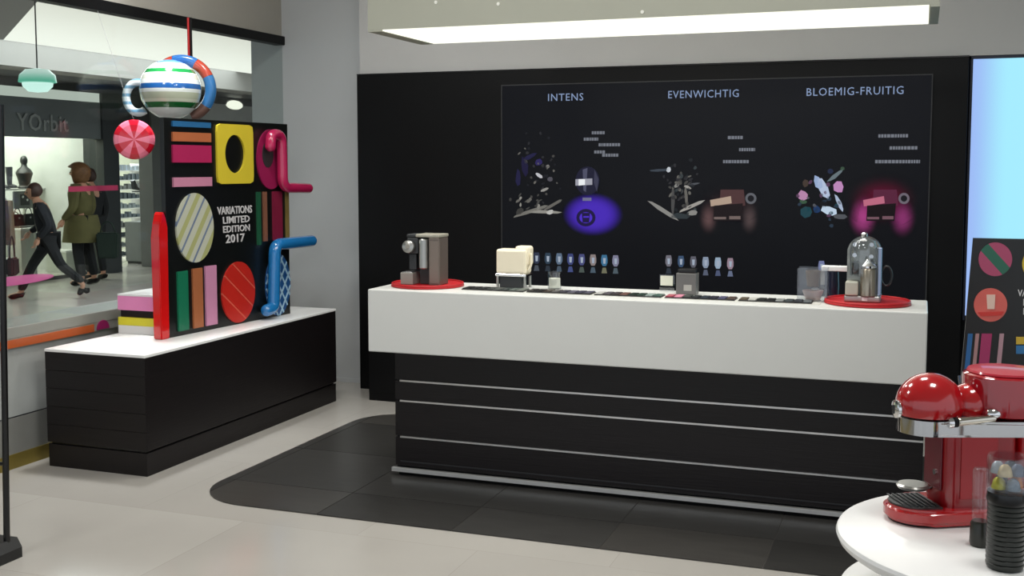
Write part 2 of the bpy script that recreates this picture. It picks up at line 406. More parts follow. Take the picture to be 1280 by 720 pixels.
# ------------------------------------------------------------------ video screen
SY = 7.54
scr = thing('display_screen', 'wide dark screen on the back panel with coffee pictures and three headings', 'screen', (-1.38, SY, 0.82))
def sl(p): return (p.x+1.38, p.z-0.82)
def S(u, v): return sl(at(u, v, y=SY))
FS = ((0, -0.004, 0), (1, 0, 0), (0, 0, 1), (0, -1, 0))
x0, z0 = -1.437, 0.0; x1, z1 = 1.422, 1.438
to_obj('screen_panel', box(B(), x0, x1, -0.004, 0.008, z0, z1), emis('screen_dark', '#14161d', 0.4, (2, '#12151f', 0.0, 1.4)), scr)
bm = B(); fw = 0.007
bm.free()
for a in ((x0-fw, x0, z0-fw, z1+fw), (x1, x1+fw, z0-fw, z1+fw), (x0, x1, z1, z1+fw), (x0, x1, z0-fw, z0)): to_obj('frame_bar', box(B(), a[0], a[1], -0.008, 0.008, a[2], a[3]), mat('dark_frame', '#2e2f30', 0.5), scr)
def lit(name, bm, col, s, off=0.0): return to_obj(name, bm, emis('lit_%s_%s' % (col.strip('#'), s), col, s), scr)
K = FPX/7.54
for s, u, v, sz in (('INTENS', 707, 122, 0.072), ('EVENWICHTIG', 879, 118, 0.072), ('BLOEMIG-FRUITIG', 1068, 114.5, 0.072)):
    cx, cz = S(u, v); fr = (Vector((cx, -0.0045, cz)), Vector((1, 0, 0)), Vector((0, 0, 1)), Vector((0, -1, 0)))
    bm = text_mesh(s, sz, 0.001, fr, 0.0, 1.12)
    xsx = [q.co.x for q in bm.verts]; wd = max(xsx)-min(xsx)
    tgt = {'INTENS': 44, 'EVENWICHTIG': 88, 'BLOEMIG-FRUITIG': 121}[s]
    a0, a1 = S(u-tgt/2, v)[0], S(u+tgt/2, v)[0]; k = (a1-a0)/wd
    for q in bm.verts: q.co.x = cx + (q.co.x-cx)*k
    lit('heading', bm, '#8fa3c8', 0.85)
def caption(u, v, wpx):
    bm = B(); a, z = S(u-wpx/2, v); b, _ = S(u+wpx/2, v); x = a; hgt = 0.0105
    while x < b-0.004:
        wd = random.uniform(0.010, 0.02); 
        prism(bm, rect(x, min(b, x+wd), z-hgt, z+hgt), 0.0002, 0.0012, FS)
        x += wd + 0.004
    return bm
bm = B()
caps = [[(748, 166, 16), (739, 174, 18), (762, 181, 27), (750, 190, 14), (763, 194, 20)], [(920, 172, 20), (934, 187, 20), (920, 202, 32)], [(1117, 170, 38), (1130, 185, 36), (1122, 202, 56)]]
for grp in caps:
    for c_ in grp: lit('caption', caption(*c_), '#7c808a', 0.8)['kind'] = 'stuff'
def shards(name, spec, seed, off=0.0012):
    """the exploding-ingredients pictures: many small flat facets in several tones"""
    rnd = random.Random(seed); bms = {}
    for (u, v, wd, hg, ang, col) in spec:
        bm = bms.setdefault(col, B()); cx, cz = S(u, v); w2 = wd/K/2*1.02; h2 = hg/K/2; n = 7; pts = []
        for i in range(n):
            a = 2*PI*i/n; r = rnd.uniform(0.75, 1.1); px, pz = w2*math.cos(a)*r, h2*math.sin(a)*r; ca, sa = math.cos(math.radians(ang)), math.sin(math.radians(ang))
            pts.append((cx+px*ca-pz*sa, cz+px*sa+pz*ca))
        prism(bm, pts, 0.0004+off*rnd.uniform(0, 1), 0.0010+off*1.1, FS)
    root = None
    for col, bm in bms.items():
        o = to_obj(name if root is None else 'picture_facets', bm, emis('pic_'+col.strip('#'), col, 0.85), scr if root is None else root); o['kind'] = 'stuff'
        if root is None: root = o
rnd = random.Random(3)
sp = [(664, 264, 62, 5, 18, '#77756f'), (682, 265, 58, 5, 0, '#98968f'), (690, 257, 38, 4, 30, '#6b6964'), (688, 265, 12, 7, 10, '#d0d0cc'), (650, 264, 14, 9, 30, '#3e3d3b'),
      (674, 219, 11, 5, -35, '#c9c9cf'), (681, 237, 12, 4, 20, '#9a9894'), (685, 208, 6, 5, 30, '#8c8a86'), (688, 224, 8, 7, 10, '#55535c'), (674, 203, 12, 9, 30, '#2f2760'), (656, 208, 10, 26, 10, '#1d1a3c'), (648, 222, 8, 22, 0, '#211f44'), (662, 196, 22, 6, 25, '#211f44')]
for i in range(34): sp.append((rnd.gauss(682, 12), rnd.gauss(215, 22), rnd.uniform(2, 6), rnd.uniform(2, 5), rnd.uniform(0, 90), rnd.choice(['#4a4947', '#2f2f33', '#6b6964', '#1f2027'])))
for i in range(16): sp.append((rnd.gauss(660, 12), rnd.gauss(252, 6), rnd.uniform(4, 9), rnd.uniform(2, 5), rnd.uniform(0, 90), rnd.choice(['#4a4947', '#3e3d3b', '#6b6964', '#98968f'])))
shards('ingredients_picture', sp, 1)
sp = [(828, 262, 46, 6, -33, '#8f8e8a'), (864, 258, 40, 5, 25, '#a5a29c'), (841, 252, 5, 44, 0, '#4d4d4d'), (824, 213, 28, 4, 3, '#3e4650'), (836, 212, 6, 7, 0, '#cdd3da'), (866, 266, 12, 8, 10, '#8f8e8a'), (858, 246, 4, 30, 5, '#6b6964'), (868, 230, 14, 3, 10, '#55585e'), (850, 270, 26, 8, 0, '#323a3e'), (846, 232, 8, 5, 40, '#8f8e8a'), (860, 234, 10, 4, -20, '#a5a29c')]
for i in range(55): sp.append((rnd.gauss(852, 9), rnd.gauss(236, 17), rnd.uniform(3, 8), rnd.uniform(2, 6), rnd.uniform(0, 90), rnd.choice(['#4a4947', '#2f2f33', '#6b6964', '#3a4144', '#202428'])))
shards('ingredients_picture', sp, 2)
sp = [(1030, 236, 12, 34, 28, '#bccbe6'), (1023, 228, 10, 18, 20, '#9fb4da'), (1048, 234, 12, 16, 5, '#c78fc4'), (1004, 244, 13, 13, 10, '#c08cb4'), (1037, 264, 20, 12, -20, '#c8dcf0'), (1049, 254, 5, 26, 25, '#b0bfd8'), (1008, 265, 14, 14, 0, '#1f4650'), (1021, 262, 8, 10, 30, '#1e3a66'), (1045, 219, 26, 5, 42, '#6b7a80'), (1053, 211, 6, 5, 20, '#3b5240'), (1050, 271, 16, 7, 0, '#55585e'), (1007, 229, 9, 10, 0, '#473b34'), (1038, 214, 7, 7, 0, '#232c46'), (1029, 255, 8, 10, 0, '#14161c'), (1004, 252, 10, 6, 0, '#3c5a44')]
for i in range(20): sp.append((rnd.gauss(1028, 14), rnd.gauss(246, 14), rnd.uniform(3, 7), rnd.uniform(3, 6), rnd.uniform(0, 90), rnd.choice(['#2b3a4a', '#1f4650', '#55585e', '#5a3f5a'])))
shards('ingredients_picture', sp, 3)
def glow(u, v, rx, ry, col, s, amt=1.0, nm='glow_picture'):
    bm = B(); prism(bm, ell(0, 0, 1, 1, 48), 0.0, 0.01, ((0, 0, 0), (1, 0, 0), (0, 0, 1), (0, -1, 0)))
    o = to_obj(nm, bm, glow_mat('glow', col, s, amt, 0.7 if amt > 0.9 else 1.0), scr); cx, cz = S(u, v); o.location = (cx, -0.0062, cz); o.scale = (rx/K, 0.03, ry/K); return o
glow(741, 268, 42, 29, '#4a30b4', 1.0, 0.95)
glow(886, 272, 15, 26, '#8a6a6a', 0.9, 0.5); glow(937, 272, 14, 26, '#8a7474', 0.9, 0.4); glow(912, 254, 46, 26, '#4a3638', 0.7, 0.5)
glow(1079, 270, 20, 30, '#b84a90', 0.9, 0.8); glow(1128, 272, 18, 28, '#a04080', 0.9, 0.7); glow(1103, 250, 46, 34, '#7c2040', 0.8, 0.65)
def pic(name, polys, off=0.0072):
    root = None
    for col, pts, s in polys:
        bm = B(); prism(bm, [S(*p) for p in pts], off, off+0.0008, FS); off += 0.0009
        o = to_obj(name if root is None else 'picture_patch', bm, emis('pic_%s_%s' % (col.strip('#'), s), col, s), scr if root is None else root); root = root or o
def E(cx, cy, rx, ry, n=20): return ell(cx, cy, rx, ry, n)
pic('capsule_picture', [('#1d1d33', E(735, 226, 15, 18), .9), ('#55566e', [(729, 212), (735, 210), (733, 240), (730, 238)], .8), ('#9a9aa6', [(720, 224), (741, 223), (741, 231), (720, 232)], 1), ('#e9ecef', [(724, 224), (732, 224), (732, 231), (724, 232)], 1), ('#3a3a4e', [(744, 212), (749, 224), (747, 240), (743, 228)], 1), ('#6d6d8a', [(729, 247), (740, 247), (740, 251), (729, 251)], 1)])
pic('cup_picture', [('#1c1440', E(733, 272, 12, 11), 1), ('#4a2ec0', E(733, 272, 8, 7), 1), ('#1c1440', [(728, 266), (738, 266), (737, 278), (729, 278)], 1), ('#4a2ec0', [(730, 270), (737, 270), (737, 272), (730, 272)], 1)])
def cuppic(u, v, cols):
    a, b_, c3, d, e = cols
    pic('cup_picture', [(a, [(u-11, v-25), (u+18, v-25), (u+20, v-5), (u-12, v-4)], .8), (b_, [(u-24, v-12), (u+2, v-17), (u+3, v-8), (u-23, v-4)], .9),
        (c3, [(u-19, v-5), (u+17, v-8), (u+15, v+14), (u-20, v+14)], 1), (d, [(u-19, v+9), (u-4, v+9), (u-4, v+12), (u-19, v+12)], .6), (d, [(u, v+8), (u+14, v+8), (u+14, v+12), (u, v+12)], .6), (e, E(u+27, v-14, 7, 7), .7), ('#16161c', E(u+27, v-14, 4, 4), 1)])
cuppic(912, 262, ('#54393a', '#b59e8c', '#1a1215', '#8c7a76', '#6d6f76'))
cuppic(1103, 262, ('#5e2540', '#c06c84', '#140c10', '#8c6672', '#7c7480'))
def icon(u, v, c1, c2):
    pic('glass_icon', [(c1, [(u-3, v-12), (u+3, v-12), (u+4, v-7), (u+4, v-2), (u+2, v+2), (u-2, v+2), (u-4, v-2), (u-4, v-7)], .6), (c2, [(u-2, v+4), (u+2, v+4), (u+3.5, v+11), (u-3.5, v+11)], .6), ('#c4d2e6', [(u-1.5, v-8), (u+2, v-8), (u+1.5, v-1), (u-1, v-1)], .6)], 0.0005)
for k, (a, b_) in enumerate([('#3c455c', '#59616c'), ('#3c5064', '#39424e'), ('#7086a0', '#58687a'), ('#4a5590', '#54619c'), ('#5a5f96', '#5d6a64'), ('#a89a98', '#5d7080'), ('#4a86b0', '#8a8a70'), ('#9898b4', '#60707a')]):
    icon(671 + k*14.1, 327.5 + k*0.5, a, b_)
for k, (a, b_) in enumerate([('#8a8894', '#3c4450'), ('#4a6486', '#303a46'), ('#72727e', '#303a46'), ('#a4b4cc', '#6a7288'), ('#b4cce4', '#5f6a8c'), ('#b49cac', '#7a86a4')]):
    icon(836 + k*15.4, 331 + k*0.7, a, b_)
icon(1027, 338, '#8a94c4', '#303a46')

# ------------------------------------------------------------------ backlit pale blue wall panel on the right
t = thing('backlit_panel', 'glowing pale blue backlit wall panel at the right of the black panel', 'light panel', (1.3, 7.64, 0.72))
to_obj('diffuser', box(B(), -1.018, 1.6, -0.03, 0.0, 0.03, 1.634), emis('sky_blue_diffuser', '#9dbcf6', 1.0, (0, '#a6ecff', -1.02, -0.80)), t)
to_obj('panel_frame', box(B(), -1.03, 1.612, 0.0, 0.055, 0.0, 1.652), M_BLACK, t)
for a in ((-1.03, 1.612, 1.636, 1.652), (-1.0335, -1.020, 0.0, 1.634)): to_obj('edge_trim', box(B(), a[0], a[1], -0.034, 0.0, a[2], a[3]), mat('dark_blue_edge', '#20263c', 0.5), t)

# ------------------------------------------------------------------ ceiling raft with luminous underside
t = thing('ceiling_raft_light', 'long pale ceiling raft over the counter with glowing white underside', 'ceiling light', (-1.36, 5.73, 2.4))
bm = B(); box(bm, -1.415, 1.415, -0.335, 0.335, 0.01, 0.30)
to_obj('housing', bm, M_RAFT, t)
to_obj('end_rim', box(B(), -1.415, -1.335, -0.335, 0.335, 0.0, 0.0095), M_RAFT, t); to_obj('end_rim', box(B(), 1.375, 1.415, -0.335, 0.335, 0, 0.0095), M_RAFT, t)
bm = B(); box(bm, -1.33, 1.37, -0.333, 0.333, 0.002, 0.0092)
to_obj('diffuser', bm, emis('warm_white_diffuser', '#fdfdee', 1.25), t)
for u, v in ((545, 3), (623, 5), (803, 15)):
    p = at(u, v, y=5.395); to_obj('rivet', cyl(B(), (p.x+1.36, -0.3353, p.z-2.4), 0.009, 0.004, 12, (0, -1, 0)), mat('pale_rivet', '#e8e8de', 0.3), t)
for q in (-1.0, 0, 1.0):
    to_obj('hanger_rod', cyl(B(), (q, 0, 0.3005), 0.008, 0.799, 10), M_STEEL, t)

# ================================================================== COUNTER
t = thing('service_counter', 'long dark wood counter base with steel lines, under the white worktop', 'counter', (-1.33, 5.46, 0))
BX0, BX1 = -1.335, 1.371
to_obj('carcass', box(B(), BX0+0.012, BX1-0.01, 0.022, 0.40, 0.045, 0.716), M_BLACK, t)
def plank(z0, z1): to_obj('plank', box(B(), BX0, BX1, 0.0, 0.022, z0, z1, 0.0015), M_WOOD, t)
for a, b_ in ((0.537, 0.716), (0.427, 0.527), (0.228, 0.416), (0.062, 0.217)): plank(a, b_)
to_obj('joint_strip', box(B(), BX0+0.03, BX1, -0.003, 0.0, 0.083, 0.090), mat('strip_dark', '#3c3c3e', 0.4, 0.5), t)  # dark strip marking the joint line above the kick rail
for z in (0.527, 0.4165, 0.2175): to_obj('steel_strip', box(B(), BX0+0.03, BX1, -0.006, 0.012, z, z+0.0095), M_STEEL, t)
to_obj('kick_rail', box(B(), BX0-0.02, BX1, -0.012, 0.012, 0.028, 0.05, 0.001), mat('pale_steel', '#e0e0de', 0.35, 0.7), t)
to_obj('toe_kick', box(B(), BX0+0.01, BX1-0.02, 0.02, 0.38, 0.006, 0.045), M_BLACK, t)
to_obj('end_board', box(B(), BX0, BX0+0.012, 0.022, 0.40, 0.045, 0.716), M_WOOD, t)
ct = thing('counter_worktop', 'thick white solid worktop slab on the dark wood counter', 'worktop', (-1.33, 5.46, 0.72))
bm = box(B(), -1.385, 1.372, -0.215, 0.27, 0.0, 0.33, 0.006)
to_obj('slab', bm, M_SOLID, ct)
# sunken strip of samples drawn as a long shallow recess frame
to_obj('inset_strip', box(B(), -0.90, 0.90, -0.10, 0.03, 0.3302, 0.332), mat('pale_inset', '#d8d8d0', 0.3), ct)
CT = 1.0525
tray_cols = [['#101010', '#161616', '#1c1d1c', '#3a3d3a', '#4a4e4a', '#2f3836', '#55605a', '#6a7068'],
             ['#24201c', '#141210', '#3a2d22', '#4e4a48', '#38363c', '#5c5a62', '#303038', '#4a4a50'],
             ['#b8b8b0', '#54504e', '#3c3430', '#6a4a42', '#1a2a20', '#20382c', '#8a9a94', '#3d5a50'],
             ['#a03048', '#d88aa0', '#1c2420', '#14181a', '#26303a', '#1e2030', '#4a4a66', '#4e4038'],
             ['#5a5040', '#c2c2ba', '#1e2220', '#16181a', '#8a8e8c', '#3c4446', '#20262a', '#50585a']]
place = ['left end, beside the left red mat', 'behind the left, under the clear beaker', 'at the middle', 'in front of the small grey block', 'right end, beside the acrylic box']
lbl = ['near-black sample tray on the white worktop, first right of the left red mat',
       'brown and grey sample tray on the worktop in front of the clear beaker',
       'mixed green and grey sample tray at the middle of the worktop',
       'sample tray with pink discs in front of the small grey block',
       'black and grey sample tray on the worktop left of the acrylic box']
for k in range(5):
    xa = -2.235 + k*0.357
    tr = thing('sample_tray', lbl[k], 'tray', (xa+0.17, 5.425, CT), 0, 'sample trays along the worktop')
    to_obj('tray_base', box(B(), -0.17, 0.17, -0.055, 0.055, 0.0, 0.004, 0.001), mat('tray_black', '#1a1a1a', 0.4), tr)
    for j in range(8):
        c_ = tray_cols[k][j]; x = -0.149 + j*0.0425
        for ya in (-0.048, 0.004): to_obj('sample', box(B(), x-0.018, x+0.018, ya, ya+0.044, 0.004, 0.009, 0.001), paint('sample_'+c_.strip('#'), c_, 0.3), tr)

def mat_disc(x, y, label):
    t = thing('round_mat', label, 'mat', (x, y, 1.0505))
    to_obj('mat_disc', lathe(B(), [(0.19, 0), (0.196, 0.003), (0.196, 0.010), (0.19, 0.014), (0.0, 0.014)], 56), M_REDMAT, t, True)
    to_obj('mat_rim', tube(B(), [(0.19*math.cos(a), 0.19*math.sin(a), 0.016) for a in [2*PI*i/56 for i in range(56)]], 0.005, 8, True), M_REDMAT, t, True)
    return t
mat_disc(-2.485, 5.50, 'round red mat at the left end of the white worktop')
mat_disc(-0.225, 5.50, 'round red mat at the right end of the white worktop')
MZ = 1.0650
# left espresso machine
t = thing('coffee_machine', 'taupe boxy coffee machine with round dial on the left red mat', 'coffee machine', (-2.46, 5.50, MZ))
to_obj('body', box(B(), 0.026, 0.088, -0.10, 0.02, 0.0, 0.252, 0.005), M_BROWN, t)
to_obj('top_plate', box(B(), -0.048, 0.090, -0.104, 0.024, 0.253, 0.270, 0.005), mat('pale_top', '#aaa698', 0.3, 0.3), t)
to_obj('front_cap', box(B(), -0.105, -0.050, -0.095, 0.0, 0.250, 0.268, 0.005), M_DGREY, t)
to_obj('side_panel', box(B(), 0.032, 0.083, -0.1025, -0.1, 0.01, 0.235, 0.002), mat('taupe_side', '#766b63', 0.4), t)
dl = to_obj('dial', lathe(B(), [(0.0, 0), (0.028, 0), (0.033, 0.005), (0.033, 0.024), (0.026, 0.028), (0, 0.028)], 28, (-0.083, -0.10, 0.202), (0, -1, 0.1)), M_SILVER, t, True)
to_obj('dial_centre', lathe(B(), [(0.0, 0), (0.014, 0), (0.012, 0.004), (0, 0.004)], 20, (-0.083, -0.128, 0.205), (0, -1, 0.1)), M_GREYP, dl, True)
to_obj('brew_head', box(B(), -0.10, -0.036, -0.098, 0.0, 0.165, 0.249, 0.006), M_DGREY, t)
to_obj('steel_cylinder', cyl(B(), (-0.007, -0.085, 0.085), 0.027, 0.160, 28, bev=0.006), M_SILVER, t, True)
to_obj('spout', box(B(), -0.095, -0.052, -0.085, 0.0, 0.078, 0.164, 0.005), M_DGREY, t)
to_obj('lower_body', box(B(), -0.045, 0.024, -0.06, 0.02, 0.0, 0.25, 0.004), mat('lower_body_grey', '#2c2a29', 0.4), t)  # dark grey box behind the steel cylinder
to_obj('drip_tray', box(B(), -0.135, -0.062, -0.11, -0.01, 0.0, 0.064, 0.004), M_GREYP, t)
to_obj('drip_grid', box(B(), -0.129, -0.068, -0.104, -0.015, 0.0642, 0.067, 0.001), M_STEEL, t)

# cream machine
t = thing('cream_coffee_maker', 'small cream coffee maker on dark legs near the left red mat', 'coffee maker', (-2.0, 5.60, 1.0505))
to_obj('body', box(B(), -0.108, 0.060, -0.06, 0.04, 0.075, 0.205, 0.012), M_CREAM, t)
to_obj('head', box(B(), -0.01, 0.072, -0.04, 0.04, 0.12, 0.222, 0.014), M_CREAM, t)
to_obj('chrome_trim', box(B(), -0.110, 0.062, -0.064, 0.044, 0.062, 0.076, 0.003), M_CHROME, t)
to_obj('dark_base', box(B(), -0.09, 0.035, -0.05, 0.03, 0.0, 0.062, 0.003), M_DGREY, t)
for sx in (-0.10, 0.052):
    for sy in (-0.052, 0.034): to_obj('leg', cyl(B(), (sx, sy, 0), 0.007, 0.062, 12), M_SILVER, t)
to_obj('lever', rtube(B(), smooth_path([(0.066, -0.03, 0.10), (0.080, -0.03, 0.12), (0.080, -0.03, 0.18)], 0.02), 0.006), M_CREAM, t, True)

# clear beaker
t = thing('glass_beaker', 'clear glass beaker with white contents, right of the cream coffee maker', 'glass', (-1.80, 5.60, 1.0505))
to_obj('glass_wall', lathe(B(), [(0.0, 0), (0.036, 0.0), (0.040, 0.09), (0.038, 0.09), (0.034, 0.004), (0, 0.004)], 24), M_CLEAR, t, True)
to_obj('contents', cyl(B(), (0, 0, 0.005), 0.030, 0.05, 20), mat('white_contents', '#d8d8c8', 0.5), t, True)
# card holder + grey block
t = thing('price_card', 'small cream price card on a clear stand, left of the grey block', 'card', (-1.215, 5.66, 1.0505))
to_obj('card', box(B(), -0.032, 0.032, -0.004, 0.0, 0.032, 0.082), mat('cream_card', '#dcdccb', 0.5), t)
to_obj('card_stand', box(B(), -0.038, 0.04, 0.0005, 0.008, 0.0, 0.088), M_CLEAR, t)
t = thing('grey_block', 'small grey frother block with black lid on the middle of worktop', 'milk frother', (-1.095, 5.60, 1.0505))
to_obj('body', box(B(), -0.052, 0.05, -0.04, 0.04, 0.0, 0.108, 0.005), mat('mid_grey_block', '#6d6c6a', 0.35, 0.2), t)
to_obj('lid', box(B(), -0.045, 0.048, -0.035, 0.035, 0.109, 0.128, 0.004), M_BLK2, t)
to_obj('window', box(B(), -0.012, 0.028, -0.0415, -0.04, 0.02, 0.05), mat('pale_patch', '#a8a6a0', 0.4), t)
# acrylic box
t = thing('acrylic_box', 'clear acrylic box holding a cream cup, left of right red mat', 'display box', (-0.475, 5.52, 1.0505))
for a in ((-0.07, -0.067, -0.05, 0.05), (0.067, 0.07, -0.05, 0.05), (-0.067, 0.067, -0.05, -0.047), (-0.067, 0.067, 0.047, 0.05)): to_obj('acrylic_side', box(B(), a[0], a[1], a[2], a[3], 0, 0.16), M_CLEAR, t)
to_obj('brown_cup', lathe(B(), [(0, 0.07), (0.028, 0.07), (0.036, 0.145), (0.033, 0.145), (0.026, 0.075), (0, 0.075)], 24), mat('brown_cup', '#5f4c38', 0.4), t, True)
to_obj('cream_cup', lathe(B(), [(0, 0.005), (0.034, 0.005), (0.05, 0.05), (0.046, 0.05), (0.03, 0.012), (0, 0.012)], 24), mat('pinkish_cup', '#b59f98', 0.4), t, True)
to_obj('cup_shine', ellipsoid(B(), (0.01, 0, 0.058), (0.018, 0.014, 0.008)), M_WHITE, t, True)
to_obj('divider', box(B(), -0.066, 0.066, -0.046, 0.046, 0.062, 0.066), M_CLEAR, t)
# white topped dark grinder behind
t = thing('white_top_frother', 'dark blue frother with flat white top behind the acrylic box', 'milk frother', (-0.40, 5.70, 1.0505))
to_obj('body', lathe(B(), [(0, 0), (0.032, 0), (0.034, 0.06), (0.03, 0.13), (0, 0.13)], 24), mat('navy_body', '#10142a', 0.3), t, True)
to_obj('white_top', box(B(), -0.05, 0.08, -0.030, 0.026, 0.131, 0.156, 0.004), M_WHITE, t)
to_obj('side_arm', box(B(), -0.055, -0.033, -0.012, 0.012, 0.06, 0.13, 0.004), M_GREYP, t)
# right silver machine
t = thing('silver_coffee_machine', 'silver coffee machine with domed clear tank on the right red mat', 'coffee machine', (-0.24, 5.50, MZ))
to_obj('base', box(B(), -0.085, 0.075, -0.09, 0.10, 0.0, 0.03, 0.006), M_SILVER, t)
bm = B()
prof = [(-0.078, 0.031), (0.072, 0.031), (0.072, 0.24)] + [(0.072*math.cos(a)-0.003, 0.24+0.06*math.sin(a)) for a in [PI*k/14 for k in range(1, 14)]] + [(-0.078, 0.24)]
prism(bm, prof, -0.03, 0.06, ((0, 0, 0), (1, 0, 0), (0, 0, 1), (0, 1, 0)))
to_obj('back_body', bm, mat('mottled_steel', '#8d8f88', 0.25, 0.85, var=0.3, scale=30), t)
to_obj('right_column', box(B(), 0.060, 0.078, -0.075, -0.031, 0.031, 0.255, 0.004), mat('blue_steel', '#9aa6bc', 0.2, 0.8), t)
to_obj('clear_tank', lathe(B(), [(0, 0.12), (0.06, 0.12), (0.064, 0.24), (0.05, 0.285), (0.02, 0.305), (0.0, 0.31), (0.0, 0.306), (0.018, 0.30), (0.047, 0.28), (0.06, 0.24), (0.057, 0.124), (0, 0.124)], 28, (-0.004, -0.045, 0)), M_CLEAR, t, True)
to_obj('tank_knob', lathe(B(), [(0, 0.300), (0.014, 0.301), (0.016, 0.315), (0.008, 0.322), (0, 0.322)], 16, (-0.004, -0.045, 0)), M_CHROME, t, True)
to_obj('milk_can', lathe(B(), [(0, 0.031), (0.036, 0.031), (0.036, 0.15), (0.03, 0.16), (0, 0.16)], 28, (0.02, -0.075, 0)), mat('warm_steel', '#a39b8c', 0.25, 0.8), t, True)
to_obj('can_lid', lathe(B(), [(0, 0.161), (0.037, 0.161), (0.037, 0.17), (0.022, 0.186), (0.01, 0.20), (0, 0.20)], 24, (0.02, -0.075, 0)), M_CHROME, t, True)
to_obj('cup_stand', box(B(), -0.08, -0.022, -0.10, -0.031, 0.031, 0.095, 0.006), mat('pale_stand', '#b4b4a6', 0.35), t)
to_obj('brew_spout', box(B(), -0.055, -0.025, -0.065, -0.031, 0.125, 0.185, 0.005), M_DGREY, t)
to_obj('badge', box(B(), -0.005, 0.02, -0.093, -0.09, 0.007, 0.024, 0.001), M_WHITE, t)
to_obj('handle', tube(B(), [(0.098+0.024*math.cos(a), -0.02, 0.12+0.045*math.sin(a)) for a in [2*PI*i/24 for i in range(24)]], 0.005, 8, True), M_DGREY, t, True)
for x, z in ((-0.045, 0.265), (0.03, 0.265), (-0.045, 0.215), (0.03, 0.21)):
    to_obj('button', ellipsoid(B(), (x, -0.108, z), (0.010, 0.006, 0.009), 12, 8), M_CHROME, t, True) if False else to_obj('button', cyl(B(), (x, -0.033, z), 0.010, 0.012, 14, (0, -1, 0)), M_CHROME, t, True)

# ================================================================== PLINTH + COLOURFUL DISPLAY BOARD
t = thing('display_plinth', 'low dark wood display plinth with white top by the shop window', 'plinth', (-4.265, 6.03, 0))
to_obj('base_band', box(B(), -0.335, 0.335, -1.055, 1.055, 0.0, 0.128, 0.002), M_WOOD, t)
to_obj('shadow_gap', box(B(), -0.322, 0.322, -1.042, 1.042, 0.128, 0.140), M_BLK2, t)
to_obj('body', box(B(), -0.338, 0.338, -1.046, 1.058, 0.140, 0.655, 0.002), M_WOOD, t)
for k in range(5): to_obj('end_plank', box(B(), -0.338, 0.338, -1.059, -1.0462, 0.141+k*0.103, 0.2425+k*0.103, 0.001), M_WOOD, t)
to_obj('white_top', box(B(), -0.340, 0.340, -1.060, 1.060, 0.6552, 0.671, 0.002), mat('plinth_white', '#f6f6f4', 0.25, var=0.01), t)

PZ = 0.6715
BA = Vector((-4.185, 5.526, PZ)); BBp = Vector((-4.094, 6.749, PZ)); bdv = (BBp-BA).normalized()
bn = Vector((bdv.y, -bdv.x, 0))
ang = math.atan2(bdv.y, bdv.x)
t = thing('variations_board', 'tall black board of coloured shapes standing on the low plinth', 'display board', BA, ang)
# local frame: x along board (away from the camera), z up, face towards -y
T = 0.032
def FB(d=0): return ((0, -d, 0), (1, 0, 0), (0, 0, 1), (0, -1, 0))
to_obj('board', box(B(), 0, 1.226, 0.0, T, 0, 1.306, 0.002), mat('black_board', '#0c0e0d', 0.3), t)
def shape(name, pts, m, d0=0.0, d1=0.012, par=None):
    return to_obj(name, prism(B(), pts, d0, d1, FB()), m, par or t)
zz = lambda z: z-0.67
shape('blue_bar', rect(0.066, 0.411, zz(1.925), zz(1.958)), paint('board_blue', '#27618f'))
shape('orange_bar', rect(0.064, 0.411, zz(1.838), zz(1.893)), paint('board_orange', '#b0643e'))
shape('magenta_bar', rect(0.062, 0.411, zz(1.712), zz(1.817)), paint('board_magenta', '#a82354'))
shape('pink_bar', rect(0.062, 0.411, zz(1.567), zz(1.623)), paint('board_pink', '#c07f98'))
# yellow plate with oval hole: ring of quads
def plate_with_hole(outer_fn, cx, cz, rx, rz, x0, x1, z0, z1, r):
    bm = B(); n = 48; O = []; I = []
    for i in range(n):
        a = 2*PI*i/n; c_, s_ = math.cos(a), math.sin(a)
        hx, hz = (x1-x0)/2, (z1-z0)/2; k = 1/max(abs(c_)/hx, abs(s_)/hz); px, pz = c_*k, s_*k
        # round the corners
        qx, qz = min(abs(px), hx-r), min(abs(pz), hz-r); dx, dz = abs(px)-qx, abs(pz)-qz; L = math.hypot(dx, dz)
        if L > r and dx > 0 and dz > 0: px, pz = math.copysign(qx+dx*r/L, px), math.copysign(qz+dz*r/L, pz)
        O.append(((x0+x1)/2+px, (z0+z1)/2+pz)); I.append((cx+rx*c_, cz+rz*s_))
    vs = [[bm.verts.new((p[0], d, p[1])) for p in ring] for ring, d in ((O, 0), (O, -0.014), (I, -0.014), (I, 0))]
    for a, b_ in zip(vs, vs[1:]+vs[:1]):
        for i in range(n): bm.faces.new([a[i], a[(i+1) % n], b_[(i+1) % n], b_[i]])
    return bm
to_obj('yellow_plate', plate_with_hole(None, 0.640, zz(1.767), 0.100, 0.122, 0.464, 0.828, zz(1.578), zz(1.955), 0.03), paint('board_yellow', '#d2bd34'), t)
sm = stripes_mat('diagonal_silver_stripes', ['#b9bba8', '#a5a770', '#b9bba8', '#6b7a92'], (0.82, 0, -0.57), 0.125, 0.3, [0.34, 0.28, 0.26, 0.12])
shape('striped_oval', ell(0.247, zz(1.315), 0.170, 0.212), sm)
shape('green_bar', rect(0.078, 0.169, zz(0.70), zz(1.060)), paint('board_green', '#13684a'))
shape('brown_bar', rect(0.213, 0.302, zz(0.70), zz(1.066)), paint('board_brown', '#a0603c'))
shape('rose_bar', rect(0.330, 0.435, zz(0.70), zz(1.072)), paint('board_rose', '#c486a6'))
sm = stripes_mat('red_oval_lines', ['#b9241a', '#c85a48'], (0.62, 0, 0.78), 0.105, 0.35, [0.91, 0.09])
shape('red_oval', ell(0.653, zz(0.878), 0.168, 0.198), sm)
shape('green_stripe', rect(0.862, 0.900, zz(1.17), zz(1.52)), paint('stripe_green', '#1d5238'))
